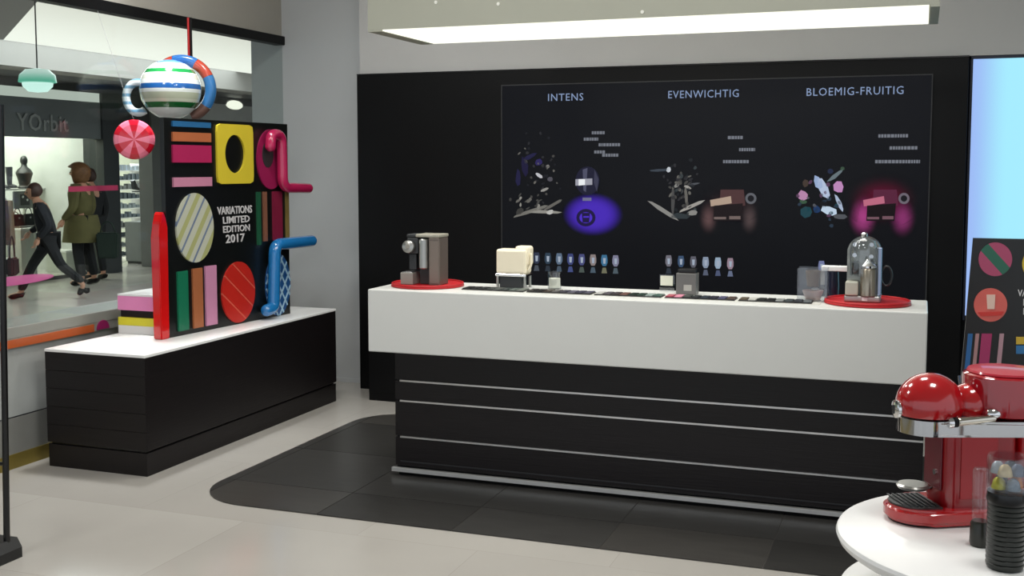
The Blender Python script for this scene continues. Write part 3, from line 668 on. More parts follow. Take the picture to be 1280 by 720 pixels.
shape('brown_stripe', rect(0.930, 0.968, zz(1.19), zz(1.52)), paint('stripe_brown', '#7d5240'))
shape('wine_stripe', rect(1.035, 1.138, zz(1.19), zz(1.52)), paint('stripe_wine', '#7a1c38'))
shape('olive_stripe', rect(1.182, 1.215, zz(1.19), zz(1.52)), paint('stripe_olive', '#7d6a3a'))
shape('magenta_oval', ell(1.022, zz(1.735), 0.150, 0.200), paint('oval_magenta', '#8e1a4a'), 0, 0.010)
shape('green_inner_oval', ell(0.985, zz(1.765), 0.060, 0.085), mat('inner_dark', '#2c2f30', 0.4), 0.010, 0.013)
# blue oval with lattice of raised bars
lo = shape('lattice_oval', ell(1.082, zz(0.885), 0.138, 0.212), paint('lattice_blue', '#1d4f86'), 0, 0.008)
bm = B()
for sgn in (1, -1):
    for k in range(-5, 6):
        # clip line x*cos+z*sin=k*s with the ellipse
        dx, dz = (0.55, 0.83*sgn); nx, nz = -dz, dx; px, pz = nx*k*0.062, nz*k*0.062
        a = (dx/0.138)**2+(dz/0.212)**2; b_ = 2*(px*dx/0.138**2+pz*dz/0.212**2); c_ = (px/0.138)**2+(pz/0.212)**2-1; D = b_*b_-4*a*c_
        if D <= 0.3*a: continue
        t0, t1 = (-b_-math.sqrt(D))/2/a, (-b_+math.sqrt(D))/2/a
        e = 0.0065; P = [(px+dx*t0+nx*e, pz+dz*t0+nz*e), (px+dx*t1+nx*e, pz+dz*t1+nz*e), (px+dx*t1-nx*e, pz+dz*t1-nz*e), (px+dx*t0-nx*e, pz+dz*t0-nz*e)]
        prism(bm, [(1.082+x, zz(0.885)+z) for x, z in P], 0.008, 0.0105 if sgn > 0 else 0.0112, FB())
to_obj('lattice', bm, paint('lattice_white', '#9fc0d4'), lo)['kind'] = 'stuff'
for s, x, z, wd, hg in (('VARIATIONS', 0.642, 1.410, 0.35, 0.050), ('LIMITED', 0.655, 1.348, 0.27, 0.044), ('EDITION', 0.655, 1.290, 0.27, 0.044), ('2017', 0.640, 1.228, 0.19, 0.055)):
    bm = text_mesh(s, 0.07, 0.003, FB(), 0.0012)
    xv = [q.co.x for q in bm.verts]; zv = [q.co.z for q in bm.verts]; mx, mz = (max(xv)+min(xv))/2, (max(zv)+min(zv))/2
    kx, kz = wd/(max(xv)-min(xv)), hg/(max(zv)-min(zv))
    for q in bm.verts: q.co.x = x+(q.co.x-mx)*kx; q.co.z = zz(z)+(q.co.z-mz)*kz
    to_obj('lettering', bm, paint('lettering_white', '#c8c6c6', 0.5), t)
# tubular handles standing proud of the face
rr = 0.043; yy = -0.055
to_obj('magenta_handle', rtube(B(), smooth_path([(0.955, yy+0.0, zz(1.82)), (0.965, yy, zz(1.90)), (1.075, yy, zz(1.90)), (1.085, yy, zz(1.74)), (1.085, yy, zz(1.545)), (1.38, yy, zz(1.535))], 0.075, 8), 0.036, 18), mat('magenta_gloss', '#b01c50', 0.15, var=0.02, coat=0.8), t, True)
to_obj('blue_handle', rtube(B(), smooth_path([(0.885, yy, zz(0.735)), (0.96, yy, zz(0.745)), (0.985, yy, zz(1.165)), (1.41, yy, zz(1.165))], 0.06, 8), 0.041, 18), mat('blue_gloss', '#1a6fae', 0.15, var=0.02, coat=0.8), t, True)
# red fin on the near edge
bm = B()
fin = [(-0.075, 0.0), (-0.002, 0.0), (-0.002, 0.66), (-0.012, 0.72), (-0.03, 0.755), (-0.045, 0.745), (-0.063, 0.69), (-0.075, 0.60)]
prism(bm, fin, -0.05, 0.012, ((0, 0, 0), (1, 0, 0), (0, 0, 1), (0, -1, 0)))
bmesh.ops.bevel(bm, geom=list(bm.edges), offset=0.006, segments=2, affect='EDGES')
to_obj('red_fin', bm, mat('red_gloss', '#c81414', 0.15, var=0.02, coat=0.8), t)

# pink / yellow podium behind the board
t = thing('colour_band_podium', 'white podium with pink and yellow bands behind the black board', 'podium', (-4.42, 6.2, PZ))
def pod(n, z0, z1, m, i=0.0): to_obj(n, box(B(), -0.175+i, 0.155-i, -0.62+i, 0.62-i, z0, z1, 0.002), m, t)
pod('white_foot', 0.0, 0.052, M_WHITE); pod('yellow_band', 0.0525, 0.102, paint('podium_yellow', '#e6dc3c')); pod('dark_gap', 0.1025, 0.145, M_BLK2, 0.012)
pod('pink_band', 0.1455, 0.232, paint('podium_pink', '#ee8fc2')); pod('top', 0.2325, 0.245, M_WHITE)
for k, (dx, dy) in enumerate(((0.06, -0.50), (0.10, -0.40), (0.02, -0.36))):
    c_ = thing('white_cup_stack', ['stack of white cups on the podium, nearest the board edge', 'stack of white cups on the podium, behind the nearest stack', 'stack of white cups on the podium, farthest left'][k], 'cups', (-4.42+dx, 6.2+dy, PZ+0.2455), 0, 'white cup stacks on the podium')
    for j in range(4):
        to_obj('cup', lathe(B(), [(0, 0.0), (0.022, 0.0), (0.032, 0.055), (0.029, 0.055), (0.02, 0.004), (0, 0.004)], 18, (0, 0, 0.028*j)), M_WHITE, c_, True)

# hanging striped globe ornament
gx, gy, gz = -4.50, 6.02, 2.175
t = thing('striped_globe_ornament', 'hanging globe striped white, green and blue above the board', 'ornament', (gx, gy, gz), math.radians(20))
def globe_mat():
    m = bpy.data.materials.new('globe_bands'); m.use_nodes = True; nt = m.node_tree; N = nt.nodes; L = nt.links
    b = N['Principled BSDF']; b.inputs['Roughness'].default_value = 0.15; b.inputs['Coat Weight'].default_value = 0.7
    tc = N.new('ShaderNodeTexCoord'); sp = N.new('ShaderNodeSeparateXYZ'); L.new(tc.outputs['Object'], sp.inputs[0])
    mr = N.new('ShaderNodeMapRange'); mr.inputs[1].default_value = -0.19; mr.inputs[2].default_value = 0.19; L.new(sp.outputs[2], mr.inputs[0])
    cr = N.new('ShaderNodeValToRGB'); cr.color_ramp.interpolation = 'CONSTANT'; el = cr.color_ramp.elements
    bands = [(0, '#dfe6e2'), (0.19, '#16602c'), (0.28, '#cfd4c0'), (0.33, '#b9c0a8'), (0.44, '#dfe6e2'), (0.50, '#1d5a9e'), (0.585, '#dfe6e2'), (0.66, '#c6cdbc'), (0.735, '#e4e8e6'), (0.765, '#1d8040'), (0.83, '#e4e8e6'), (0.93, '#5d94cc')]
    for i, (p, c_) in enumerate(bands):
        e = el[i] if i < 2 else el.new(p); e.position = p; e.color = srgb(c_)+(1,)
    L.new(mr.outputs[0], cr.inputs[0]); L.new(cr.outputs[0], b.inputs['Base Color']); return m
to_obj('globe', ellipsoid(B(), (0, 0, 0), (0.19, 0.19, 0.19), 48, 28), globe_mat(), t, True)
hm = stripes_mat('handle_bands', ['#dbe6ea', '#6f9cb8'], (0, 0, 1), 0.05, 0.2, [0.6, 0.4])
to_obj('loop_handle', tube(B(), [(-0.20+0.075*math.cos(a), -0.02, -0.05+0.095*math.sin(a)) for a in [PI*0.32+PI*1.36*i/20 for i in range(21)]], 0.026, 12), hm, t, True)
# segmented blue and red ring on the far side
for i, (a0, a1, c_) in enumerate(((-70, -35, '#6a5048'), (-35, 25, '#2f6aa0'), (25, 60, '#a84030'), (60, 105, '#2b5f9c'), (105, 150, '#a84030'))):
    pts = [(0.045+0.185*math.cos(math.radians(a0+(a1-a0)*k/8)), 0.10, 0.01+0.185*math.sin(math.radians(a0+(a1-a0)*k/8))) for k in range(9)]
    to_obj('ring_segment', tube(B(), pts, 0.036, 14), paint('ring_'+c_.strip('#'), c_, 0.2), t, True)
cord = []
to_obj('red_cord', cyl(B(), (0.094, 0.10, 0.21), 0.008, 0.255, 10), paint('cord_red', '#a01818'), t, True)
to_obj('black_cord', cyl(B(), (0.110, 0.10, 0.21), 0.008, 0.255, 10), M_BLACK, t, True)
# peppermint disc
px_, py_, pz_ = -4.47, 5.62, 1.852
t = thing('peppermint_disc', 'round hanging sweet ornament with pink and red wedges, left of board', 'ornament', (px_, py_, pz_), math.radians(36))
def wedges(bm_list, n=12):
    for i in range(n):
        bm = bm_list[i % 2]; a0, a1 = 2*PI*(i-0.5)/n, 2*PI*(i+0.5)/n
        prof = [(0.0, 0.028), (0.05, 0.027), (0.09, 0.022), (0.112, 0.012), (0.12, 0.0), (0.112, -0.012), (0.09, -0.022), (0.05, -0.027), (0.0, -0.028)]
        st = 3; grid = []
        for s_ in range(st+1):
            a = a0+(a1-a0)*s_/st
            grid.append([bm.verts.new((r*math.sin(a), y, r*math.cos(a))) for r, y in prof])
        for s_ in range(st):
            for k in range(len(prof)-1):
                q = [grid[s_][k], grid[s_+1][k], grid[s_+1][k+1], grid[s_][k+1]]
                bm.faces.new(q)
for c_, col_ in enumerate(('#c8142c', '#f07a94')):
    pass
bms = [B(), B()]; wedges(bms)
for nm, bm, c_ in (('red_wedges', bms[0], '#c8142c'), ('pink_wedges', bms[1], '#f07a94')):
    bmesh.ops.remove_doubles(bm, verts=bm.verts, dist=1e-5)
    to_obj(nm, bm, mat(nm+'_paint', c_, 0.15, var=0.02, coat=0.8), t)
wv = Matrix.Rotation(-math.radians(36), 3, 'Z') @ Vector((-0.25, 0, 0)); to_obj('hanging_thread', tube(B(), [(0, 0, 0.118), (wv.x, wv.y, 2.645-1.852)], 0.0012, 6), mat('clear_thread', '#9a9a9a', 0.5), t)

# ------------------------------------------------------------------ black stand at the far left
t = thing('floor_sign_stand', 'black metal floor stand with heavy foot at the left edge of photo', 'stand', (-3.667, 3.70, 0))
lean = Matrix.Rotation(math.radians(1.6), 4, 'Y')
def pole(x):
    bm = cyl(B(), (0, 0, 0.0), 0.0135, 1.9, 16)
    for v in bm.verts: v.co = lean @ v.co + Vector((x, 0, 0.05))
    return bm
to_obj('pole', pole(0.0), M_BLK2, t, True); to_obj('pole', pole(-0.42), M_BLK2, t, True)
to_obj('crossbar', tube(B(), [(0.012, 0, 0.42), (-0.41, 0, 0.42)], 0.008, 10), M_BLK2, t, True)
to_obj('crossbar', tube(B(), [(0.05, 0, 1.90), (-0.37, 0, 1.90)], 0.010, 10), M_BLK2, t, True)
bm = B(); prism(bm, [(-0.50, 0.0), (0.035, 0.0), (0.035, 0.045), (0.01, 0.085), (-0.47, 0.085), (-0.50, 0.045)], -0.16, 0.05, ((0, 0, 0), (1, 0, 0), (0, 0, 1), (0, 1, 0)))
to_obj('foot', bm, mat('foot_black', '#161718', 0.35), t)
bm = B(); tube(bm, smooth_path([(-0.06, -0.13, 0.087), (-0.045, -0.05, 0.087), (-0.02, -0.10, 0.087), (-0.015, -0.14, 0.087)], 0.01), 0.005, 6)
to_obj('foot_mark', bm, M_WHITE, t)

# ================================================================== RIGHT FRONT: round table, red machine, dispenser, board
t = thing('round_display_table', 'white two-tier round display table under the red coffee machine', 'table', (0.20, 2.42, 0))
TB = 0.95
to_obj('upper_disc', lathe(B(), [(0, -0.03), (0.335, -0.03), (0.345, -0.022), (0.35, -0.01), (0.347, -0.003), (0.34, 0), (0, 0)], 96, (0, 0, TB)), mat('table_white', '#f4f4f2', 0.25, var=0.01), t, True)
to_obj('lower_disc', lathe(B(), [(0, -0.03), (0.343, -0.03), (0.352, -0.015), (0.343, 0), (0, 0)], 96, (0.0, 0.05, 0.80)), mat('table_white', '#f4f4f2', 0.25), t, True)
to_obj('column', cyl(B(), (0.02, 0.02, 0.02), 0.055, TB-0.05, 40), M_STEEL, t, True)
to_obj('foot_disc', lathe(B(), [(0, 0), (0.25, 0), (0.25, 0.012), (0.06, 0.025), (0, 0.025)], 48, (0.02, 0.02, 0)), M_STEEL, t, True)

# red retro coffee machine: local +x = front
rm = thing('red_coffee_machine', 'glossy red retro coffee machine on the round white table', 'coffee machine', (0.083, 2.525, TB), math.radians(206))
def base_outline(grow=0.0):
    pts = []
    for k in range(17):
        a = -PI/2 + PI*k/16; pts.append((0.075+(0.075+grow)*math.cos(a), (0.072+grow)*math.sin(a)))
    for k in range(9):
        a = PI/2 + PI*k/8; pts.append((-0.13+(0.045+grow)*math.cos(a), (0.066+grow)*math.sin(a)))
    return pts
FZ = ((0, 0, 0), (1, 0, 0), (0, 1, 0), (0, 0, 1))
bm = prism(B(), base_outline(), 0.004, 0.036, FZ)
bmesh.ops.bevel(bm, geom=[e for e in bm.edges if abs(e.verts[0].co.z-e.verts[1].co.z) < 1e-6], offset=0.008, segments=3, affect='EDGES')
to_obj('base', bm, M_REDGLOSS, rm, True)
to_obj('base_pad', prism(B(), base_outline(-0.01), 0.0, 0.004, FZ), M_BLACK, rm)
bm = prism(B(), [(0.083+0.058*math.cos(a), 0.055*math.sin(a)) for a in [-PI*0.5+PI*k/16 for k in range(17)]] + [(0.052, 0.055), (0.052, -0.055)], 0.0362, 0.040, FZ)
dt = to_obj('drip_tray', bm, mat('tray_grey', '#3c3e3e', 0.3, 0.5), rm)
bm = B()
for k in range(7):
    x = 0.058+k*0.011; box(bm, x, x+0.004, -0.048, 0.048, 0.0402, 0.0425)
to_obj('drip_grid', bm, M_DGREY, dt)['kind'] = 'stuff'
# column body
bm = prism(B(), rrect(-0.115, 0.046, -0.052, 0.052, 0.025, 5), 0.036, 0.1895, FZ)
to_obj('column_body', bm, mat('red_satin', '#8f0d16', 0.22, var=0.03, coat=0.6), rm, True)
to_obj('side_panel', box(B(), -0.065, 0.015, 0.052, 0.0545, 0.055, 0.190, 0.001), mat('side_red', '#a01e24', 0.3), rm)
to_obj('front_panel', box(B(), 0.046, 0.051, -0.036, 0.036, 0.07, 0.185, 0.002), mat('front_red', '#5e1420', 0.3), rm)
to_obj('cup_support', lathe(B(), [(0, 0), (0.030, 0), (0.034, 0.006), (0.030, 0.010), (0, 0.010)], 28, (0.092, 0.0, 0.067)), M_SILVER, rm, True)
to_obj('support_arm', tube(B(), [(0.05, 0.0, 0.065), (0.09, 0.0, 0.066)], 0.004, 8), M_CHROME, rm, True)
to_obj('power_button', cyl(B(), (0.051, 0.015, 0.105), 0.006, 0.003, 14, (1, 0, 0)), M_CHROME, rm, True)
# chrome band round head and tank
def head_outline(r1, r2, g=0.0):
    pts = []
    for k in range(21):
        a = -PI/2 + PI*k/20; pts.append((0.065+(r1+g)*math.cos(a), (r1+g)*math.sin(a)))
    for k in range(21):
        a = PI/2 + PI*k/20; pts.append((-0.105+(r2+g)*math.cos(a), (r2+g)*math.sin(a)))
    return pts
bm = prism(B(), head_outline(0.062, 0.086), 0.190, 0.222, FZ)
bmesh.ops.bevel(bm, geom=[e for e in bm.edges if abs(e.verts[0].co.z-e.verts[1].co.z) < 1e-6], offset=0.005, segments=2, affect='EDGES')
to_obj('chrome_band', bm, M_CHROME, rm, True)
bm = ellipsoid(B(), (0.060, 0, 0.245), (0.071, 0.064, 0.068), 36, 20)
for v in bm.verts:
    if v.co.z < 0.2262: v.co.z = 0.2262
to_obj('head_dome', bm, M_REDGLOSS, rm, True)
bm = ellipsoid(B(), (-0.028, 0, 0.244), (0.045, 0.045, 0.046), 28, 16)
for v in bm.verts:
    if v.co.z < 0.2262: v.co.z = 0.2262
to_obj('rear_hump', bm, M_REDGLOSS, rm, True)
bm = lathe(B(), [(0.078, 0.2262), (0.084, 0.230), (0.085, 0.300), (0.083, 0.308), (0.076, 0.312), (0.0, 0.313)], 64, (-0.105, 0, 0))
tk = to_obj('water_tank', bm, mat('red_tank', '#9c0c1a', 0.1, var=0.02, coat=1.0), rm, True)
to_obj('tank_lid', lathe(B(), [(0.070, 0.3135), (0.076, 0.3135), (0.074, 0.3175), (0.04, 0.3205), (0, 0.3215)], 64, (-0.105, 0, 0)), mat('red_lid_reflect', '#c42a3c', 0.32, var=0.03, coat=0.6), tk, True)  # paler red puts the ceiling's reflection into the lid colour
bm = lathe(B(), [(0.0, 0.0), (0.016, 0.0), (0.019, 0.003), (0.019, 0.009), (0.012, 0.012), (0, 0.012)], 28, (0.127, 0.0, 0.238), (1, 0, 0.0))
bd_ = to_obj('chrome_badge', bm, M_CHROME, rm, True)
to_obj('badge_mark', box(B(), 0.1391, 0.1405, -0.004, 0.004, 0.229, 0.247), M_DGREY, bd_)
to_obj('rear_column', prism(B(), rrect(-0.175, -0.12, -0.05, 0.05, 0.02, 5), 0.036, 0.1895, FZ), M_REDGLOSS, rm, True)
# lever on the camera side
lv = to_obj('lever', rtube(B(), [(-0.045, 0.064, 0.228), (0.03, 0.070, 0.224)], 0.009, 14), mat('pale_chrome', '#d8d2c4', 0.12, 1.0), rm, True)
to_obj('lever_ring', cyl(B(), (0.036, 0.0705, 0.2235), 0.0105, 0.008, 18, (1, 0.06, -0.05)), M_BLACK, lv, True)
to_obj('lever_tip', cyl(B(), (0.044, 0.071, 0.223), 0.0115, 0.012, 18, (1, 0.06, -0.05), bev=0.003), M_CHROME, lv, True)
to_obj('lever_pivot', ellipsoid(B(), (-0.050, 0.058, 0.236), (0.018, 0.014, 0.013), 20, 12), M_CHROME, rm, True)

# capsule dispenser
t = thing('capsule_tower', 'ribbed black capsule dispenser with clear top beside the red machine', 'dispenser', (0.165, 2.235, TB+0.0005))
bm = B(); prof = [(0, 0.0), (0.030, 0.0)]; z = 0.004
for k in range(13):
    prof += [(0.0325, z), (0.0335, z+0.004), (0.0335, z+0.007), (0.0315, z+0.0085)]; z += 0.0092
prof += [(0.031, z), (0, z)]
to_obj('ribbed_body', lathe(bm, prof, 40), mat('ribbed_black', '#1d211d', 0.35), t, True)
to_obj('collar', lathe(B(), [(0, 0.124), (0.034, 0.124), (0.036, 0.132), (0.034, 0.145), (0, 0.145)], 36), M_BLK2, t, True)
to_obj('clear_top', lathe(B(), [(0, 0.146), (0.036, 0.146), (0.037, 0.208), (0.034, 0.214), (0, 0.214), (0, 0.211), (0.032, 0.211), (0.034, 0.205), (0.033, 0.15), (0, 0.15)], 36), M_CLEAR, t, True)
caps_ = ['#c9c13a', '#8a98a4', '#e2863a', '#27303a', '#d8c08a', '#5a6478', '#27303a', '#b0b4b8']
for k, c_ in enumerate(caps_):
    ly = k // 4; a = 0.55 + (k % 4)*PI/2 + ly*0.7 + PI
    bm = lathe(B(), [(0, 0), (0.013, 0), (0.0135, 0.002), (0.010, 0.016), (0.005, 0.021), (0, 0.021)], 16, (0.0175*math.cos(a), 0.0175*math.sin(a), 0.152+ly*0.026))
    to_obj('capsule', bm, mat('capsule_'+c_.strip('#'), c_, 0.25, 0.3), t, True)
t = thing('black_frother', 'small black frother between the red machine and capsule dispenser', 'milk frother', (0.128, 2.352, TB+0.0005))
to_obj('frother_body', lathe(B(), [(0, 0), (0.018, 0), (0.020, 0.006), (0.019, 0.045), (0.016, 0.05), (0, 0.05)], 24), mat('frother_black', '#25261f', 0.3), t, True)
to_obj('frother_cup', lathe(B(), [(0, 0.051), (0.017, 0.051), (0.018, 0.150), (0.015, 0.155), (0, 0.156)], 24), M_CLEAR, t, True)
t = thing('steel_whisk', 'thin steel rod standing behind the capsule dispenser at right edge', 'whisk', (0.208, 2.335, TB+0.0005))
to_obj('rod', cyl(B(), (0, 0, 0.01), 0.005, 0.235, 12), M_STEEL, t, True)
to_obj('rod_base', cyl(B(), (0, 0, 0), 0.02, 0.012, 20), M_DGREY, t, True)

# right display board on its own black plinth
t = thing('black_plinth', 'black plinth behind the round table carrying the small shapes board', 'plinth', (0.62, 4.1, 0))
to_obj('body', box(B(), -0.475, 0.6, -0.2, 0.2, 0.0, 0.93, 0.003), M_WOOD, t)
to_obj('top', box(B(), -0.478, 0.603, -0.203, 0.203, 0.9302, 0.945, 0.002), M_BLK2, t)
t = thing('shapes_board', 'black board with round motifs and bars behind the red coffee machine', 'display board', (0.135, 4.0, 0.9455))
def FR(d=0): return ((0, -d, 0), (1, 0, 0), (0, 0, 1), (0, -1, 0))
# slightly flared left edge, as the board stands turned
bm = prism(B(), [(0.004, 0), (0.95, 0), (0.95, 0.513), (0.030, 0.513)], -0.025, 0, FR()); to_obj('board', bm, mat('black_board', '#0c0e0d', 0.3), t)
def L4(u, v): p = at(u, v, y=4.0); return (p.x-0.135, p.z-0.9455)
def shp(name, pts, m, d0=0.0, d1=0.006, par=None): return to_obj(name, prism(B(), pts, d0, d1, FR()), m, par or t)
kx = (L4(1265, 324)[0]-L4(1223, 324)[0])/2; kz = (L4(1244, 303)[1]-L4(1244, 345)[1])/2
c1, c2 = L4(1244, 324), L4(1238, 381)
o = shp('magenta_disc', ell(0, 0, kx, kz), stripes_mat('magenta_green_disc', ['#a04060', '#1f5c48', '#a04060'], (0.75, 0, 0.66), 0.16, 0.35, [0.40, 0.20, 0.40])); o.location = (c1[0], 0, c1[1])
o = shp('coral_disc', ell(0, 0, kx, kz), mat('coral_disc_paint', '#c85a50', 0.3, var=0.12, scale=14)); o.location = (c2[0], 0, c2[1])
shp('cup_motif', [L4(1233, 368), (L4(1244, 368)), (L4(1243, 386)), (L4(1234, 386))], paint('motif_pale', '#d8b8a8'), 0.006, 0.008)
shp('cup_band', [L4(1222, 390), (L4(1255, 389)), (L4(1252, 394)), (L4(1226, 395))], paint('motif_red', '#c03028'), 0.006, 0.008)
for nm, u0, u1, c_ in (('blue_bar', 1210, 1216, '#205a90'), ('rose_bar', 1219.5, 1224, '#a07878'), ('magenta_bar', 1227, 1240, '#982858'), ('pale_bar', 1249.5, 1255, '#a8848c')):
    a, b_ = L4(u0, 417), L4(u1-2, 460); shp(nm, [L4(u0, 417), L4(u1, 417), L4(u1-4.5, 462), L4(u0-4.5, 462)], paint('rb_'+c_.strip('#'), c_))
shp('yellow_bar', [L4(1270, 421), L4(1340, 421), L4(1340, 430), L4(1270, 430)], paint('rb_yellow', '#c0a030'))
shp('sky_bar', [L4(1270, 431.5), L4(1340, 431.5), L4(1340, 442), L4(1270, 442)], paint('rb_blue', '#2a6a9c'))
for s, v, x, wp in (('VARIATIONS', 367, 1298, 52), ('LIMITED', 378.5, 1300, 42), ('EDITION', 390, 1300, 42), ('2017', 402, 1300, 28)):
    bm = text_mesh(s, 0.07, 0.002, FR(), 0.001); cx, cz = L4(x, v); xv = [q.co.x for q in bm.verts]; zv = [q.co.z for q in bm.verts]
    mx, mz = (max(xv)+min(xv))/2, (max(zv)+min(zv))/2; k1 = (L4(x+wp/2, v)[0]-L4(x-wp/2, v)[0])/(max(xv)-min(xv)); k2 = 0.022/(max(zv)-min(zv))
    for q in bm.verts: q.co.x = cx+(q.co.x-mx)*k1; q.co.z = cz+(q.co.z-mz)*k2
    to_obj('lettering', bm, paint('lettering_white', '#c8c6c6', 0.5), t)
shp('yellow_disc', ell(L4(1298, 330)[0], L4(1298, 330)[1], kx*0.95, kz), paint('rb_yellow2', '#c9b030'))

# ================================================================== THE MALL BEYOND THE GLASS
XS = -12.0
M_MGREY = mat('mall_grey_panel', '#8a8984', 0.6, var=0.03)
M_CHAR = mat('mall_charcoal', '#3b3d3a', 0.5, var=0.06)
M_SHOPW = mat('shop_wall_cream', '#d9dcc4', 0.7, var=0.04, scale=1.5)
struct('ceiling_mall', box(B(), -9.0, -4.86, -4, 24, 3.95, 4.05), mat('mall_ceiling_white', '#d4d4cc', 0.7))
# sloped luminous cove
pA, pB = at(5, 50, x=-9.0), at(45, 5, x=-8.5)
yb = 18.0; sl_ = (pB.y-pA.y)/(pB.z-pA.z); zt = 3.95; xt = -9.0 + (zt-pA.z)*(0.5/(pB.z-pA.z)); yt = pA.y + sl_*(zt-pA.z)
bm = B(); vs = [bm.verts.new(p) for p in ((-9.0, pA.y, pA.z), (-9.0, yb, pA.z), (xt, yb, zt), (xt, yt, zt), (-9.02, pA.y, pA.z+0.02), (-9.02, yb, pA.z+0.02), (xt-0.02, yb, zt), (xt-0.02, yt, zt))]
for f in ((0, 1, 2, 3), (7, 6, 5, 4), (0, 4, 5, 1), (3, 2, 6, 7), (1, 5, 6, 2), (0, 3, 7, 4)): bm.faces.new([vs[i] for i in f])
cv = to_obj('cove_light', bm, emis('cove_white', '#fffff4', 1.25, (2, '#e2e0d4', 2.99, 3.45)), None); tag(cv, 'long sloping luminous white ceiling cove of the mall behind the glass', 'ceiling light')
bm = B(); vs = [bm.verts.new(p) for p in ((-9.0, pA.y-0.01, pA.z), (xt, yt-0.01, zt), (xt, -2, zt), (-9.0, -2, pA.z), (-9.05, pA.y-0.01, pA.z), (xt-0.05, yt-0.01, zt+0.01), (xt-0.05, -2, zt+0.01), (-9.05, -2, pA.z))]
for f in ((0, 1, 2, 3), (7, 6, 5, 4), (0, 4, 5, 1), (3, 2, 6, 7), (1, 5, 6, 2), (0, 3, 7, 4)): bm.faces.new([vs[i] for i in f])
struct('ceiling_slope', bm, M_MGREY)
struct('wall_mall_bulkhead', box(B(), -9.4, -9.0, -2, 20, 2.735, pA.z), M_MGREY)
struct('ceiling_walkway', box(B(), XS, -9.4, -2, 20, 2.93, 3.02), M_CHAR)
struct('wall_mall_end', box(B(), -20, -5.02, 20, 20.2, 0, 4), mat('mall_end_wall', '#9a9a94', 0.6))
# storefront: fascia, light band, pillars
struct('wall_storefront_fascia', box(B(), XS-0.15, XS, 6, 14.30, 2.10, 2.66), mat('fascia_charcoal', '#777d7d', 0.5, var=0.12, scale=1.2))
struct('trim_2', box(B(), XS-0.12, XS-0.01, 6, 14.3, 2.66, 2.80), emis('fascia_light_band', '#bcc4ba', 1.1))
struct('wall_storefront_top', box(B(), XS-0.15, XS+0.02, 6, 20, 2.80, 2.93), M_CHAR)
struct('wall_storefront_pillar', box(B(), XS-0.35, XS+0.04, 14.30, 14.66, 0, 2.80), mat('pillar_dark', '#34383a', 0.4))
struct('wall_side_pillar', box(B(), XS-0.25, XS+0.02, 15.50, 15.95, 0, 2.80), mat('pillar_grey', '#6a6c68', 0.5))
struct('wall_side_storefront', box(B(), XS-0.15, XS, 15.95, 20, 0, 2.45), mat('far_store_pale', '#a8aaa4', 0.6))
struct('wall_side_fascia', box(B(), XS-0.12, XS-0.02, 14.66, 15.50, 2.30, 2.80), M_CHAR)
struct('wall_side_upper', box(B(), XS-0.15, XS, 15.95, 20, 2.45, 2.80), mat('far_store_white', '#c4c6c0', 0.6))
# shop interiors
struct('wall_shop_back', box(B(), -15.3, -15.2, 4, 20, 0, 3.0), M_SHOPW)
struct('wall_shop_divider', box(B(), -15.2, XS-0.35, 14.48, 14.56, 0, 2.9), mat('white_divider', '#c8cac8', 0.6))
struct('ceiling_shop', box(B(), -15.3, XS-0.15, 4, 20, 2.9, 3.0), M_CEIL)
# storefront pane
w2 = bpy.data.objects.new('window_2', None); COL.objects.link(w2); w2.location = (XS-0.1, 10, 0); w2['kind'] = 'structure'
to_obj('pane', box(B(), -0.005, 0.005, -3.9, 4.29, 0.02, 2.10), M_GLASS, w2)
for y in (0.3, 2.2): to_obj('mullion', box(B(), -0.02, 0.02, y-0.012, y+0.012, 0.0, 2.10), mat('mullion_grey', '#6e7270', 0.4), w2)
to_obj('bottom_rail', box(B(), -0.025, 0.025, -3.9, 4.29, 0.0, 0.05), M_CHAR, w2)
# shop sign
p = at(50, 153, x=XS); q0, q1 = at(20, 153, x=XS), at(84, 150, x=XS)
bm = text_mesh('YOrbit', 0.34, 0.02, ((0, 0, 0), (0, 1, 0), (0, 0, 1), (1, 0, 0)), 0.004, 1.1)
yv = [v.co.y for v in bm.verts]; k = (q1.y-q0.y)/(max(yv)-min(yv))
for v in bm.verts: v.co.y *= k
o = to_obj('shop_sign', bm, mat('sign_grey', '#a4a8a6', 0.5)); o.location = (XS+0.002, (q0.y+q1.y)/2, q0.z); tag(o, 'dim grey shop lettering on the dark fascia across the mall', 'sign')
# pendant lamp
p = at(47, 103, x=-7.0)
t = thing('pendant_lamp', 'green and white glowing round pendant lamp in the mall', 'lamp', p)
to_obj('shade', lathe(B(), [(0.0, 0.07), (0.10, 0.062), (0.15, 0.035), (0.16, 0.0), (0.10, -0.0), (0, 0.0)], 32), emis('green_shade', '#5cc8a8', 0.8, (2, '#e0fff4', 0.0, 0.06)), t, True)
to_obj('diffuser', lathe(B(), [(0, -0.05), (0.08, -0.045), (0.125, -0.02), (0.13, -0.003), (0, -0.003)], 32), emis('lamp_white', '#d8fff4', 1.2), t, True)
for o_ in t.children: o_.scale = (0.95, 0.95, 1.7)
to_obj('cable', cyl(B(), (0, 0, 0.119), 0.006, 3.94-p.z-0.119, 8), M_CHAR, t)
p = at(294, 131, x=XS+0.03)
t = thing('wall_downlight', 'small bright oval light on the pale upper wall, above the yellow plate', 'lamp', p)
to_obj('glow_lens', lathe(B(), [(0, 0), (0.14, 0), (0.17, 0.012), (0.15, 0.03), (0, 0.03)], 28, (-0.028, 0, 0), (1, 0, 0)), emis('lens_white', '#ffffee', 1.3), t, True)
for o_ in t.children: o_.scale = (1, 1.6, 0.5)
to_obj('lens_ring', tube(B(), [(-0.02, 0.29*math.cos(a), 0.10*math.sin(a)) for a in [2*PI*i/36 for i in range(36)]], 0.012, 8, True), M_STEEL, t, True)

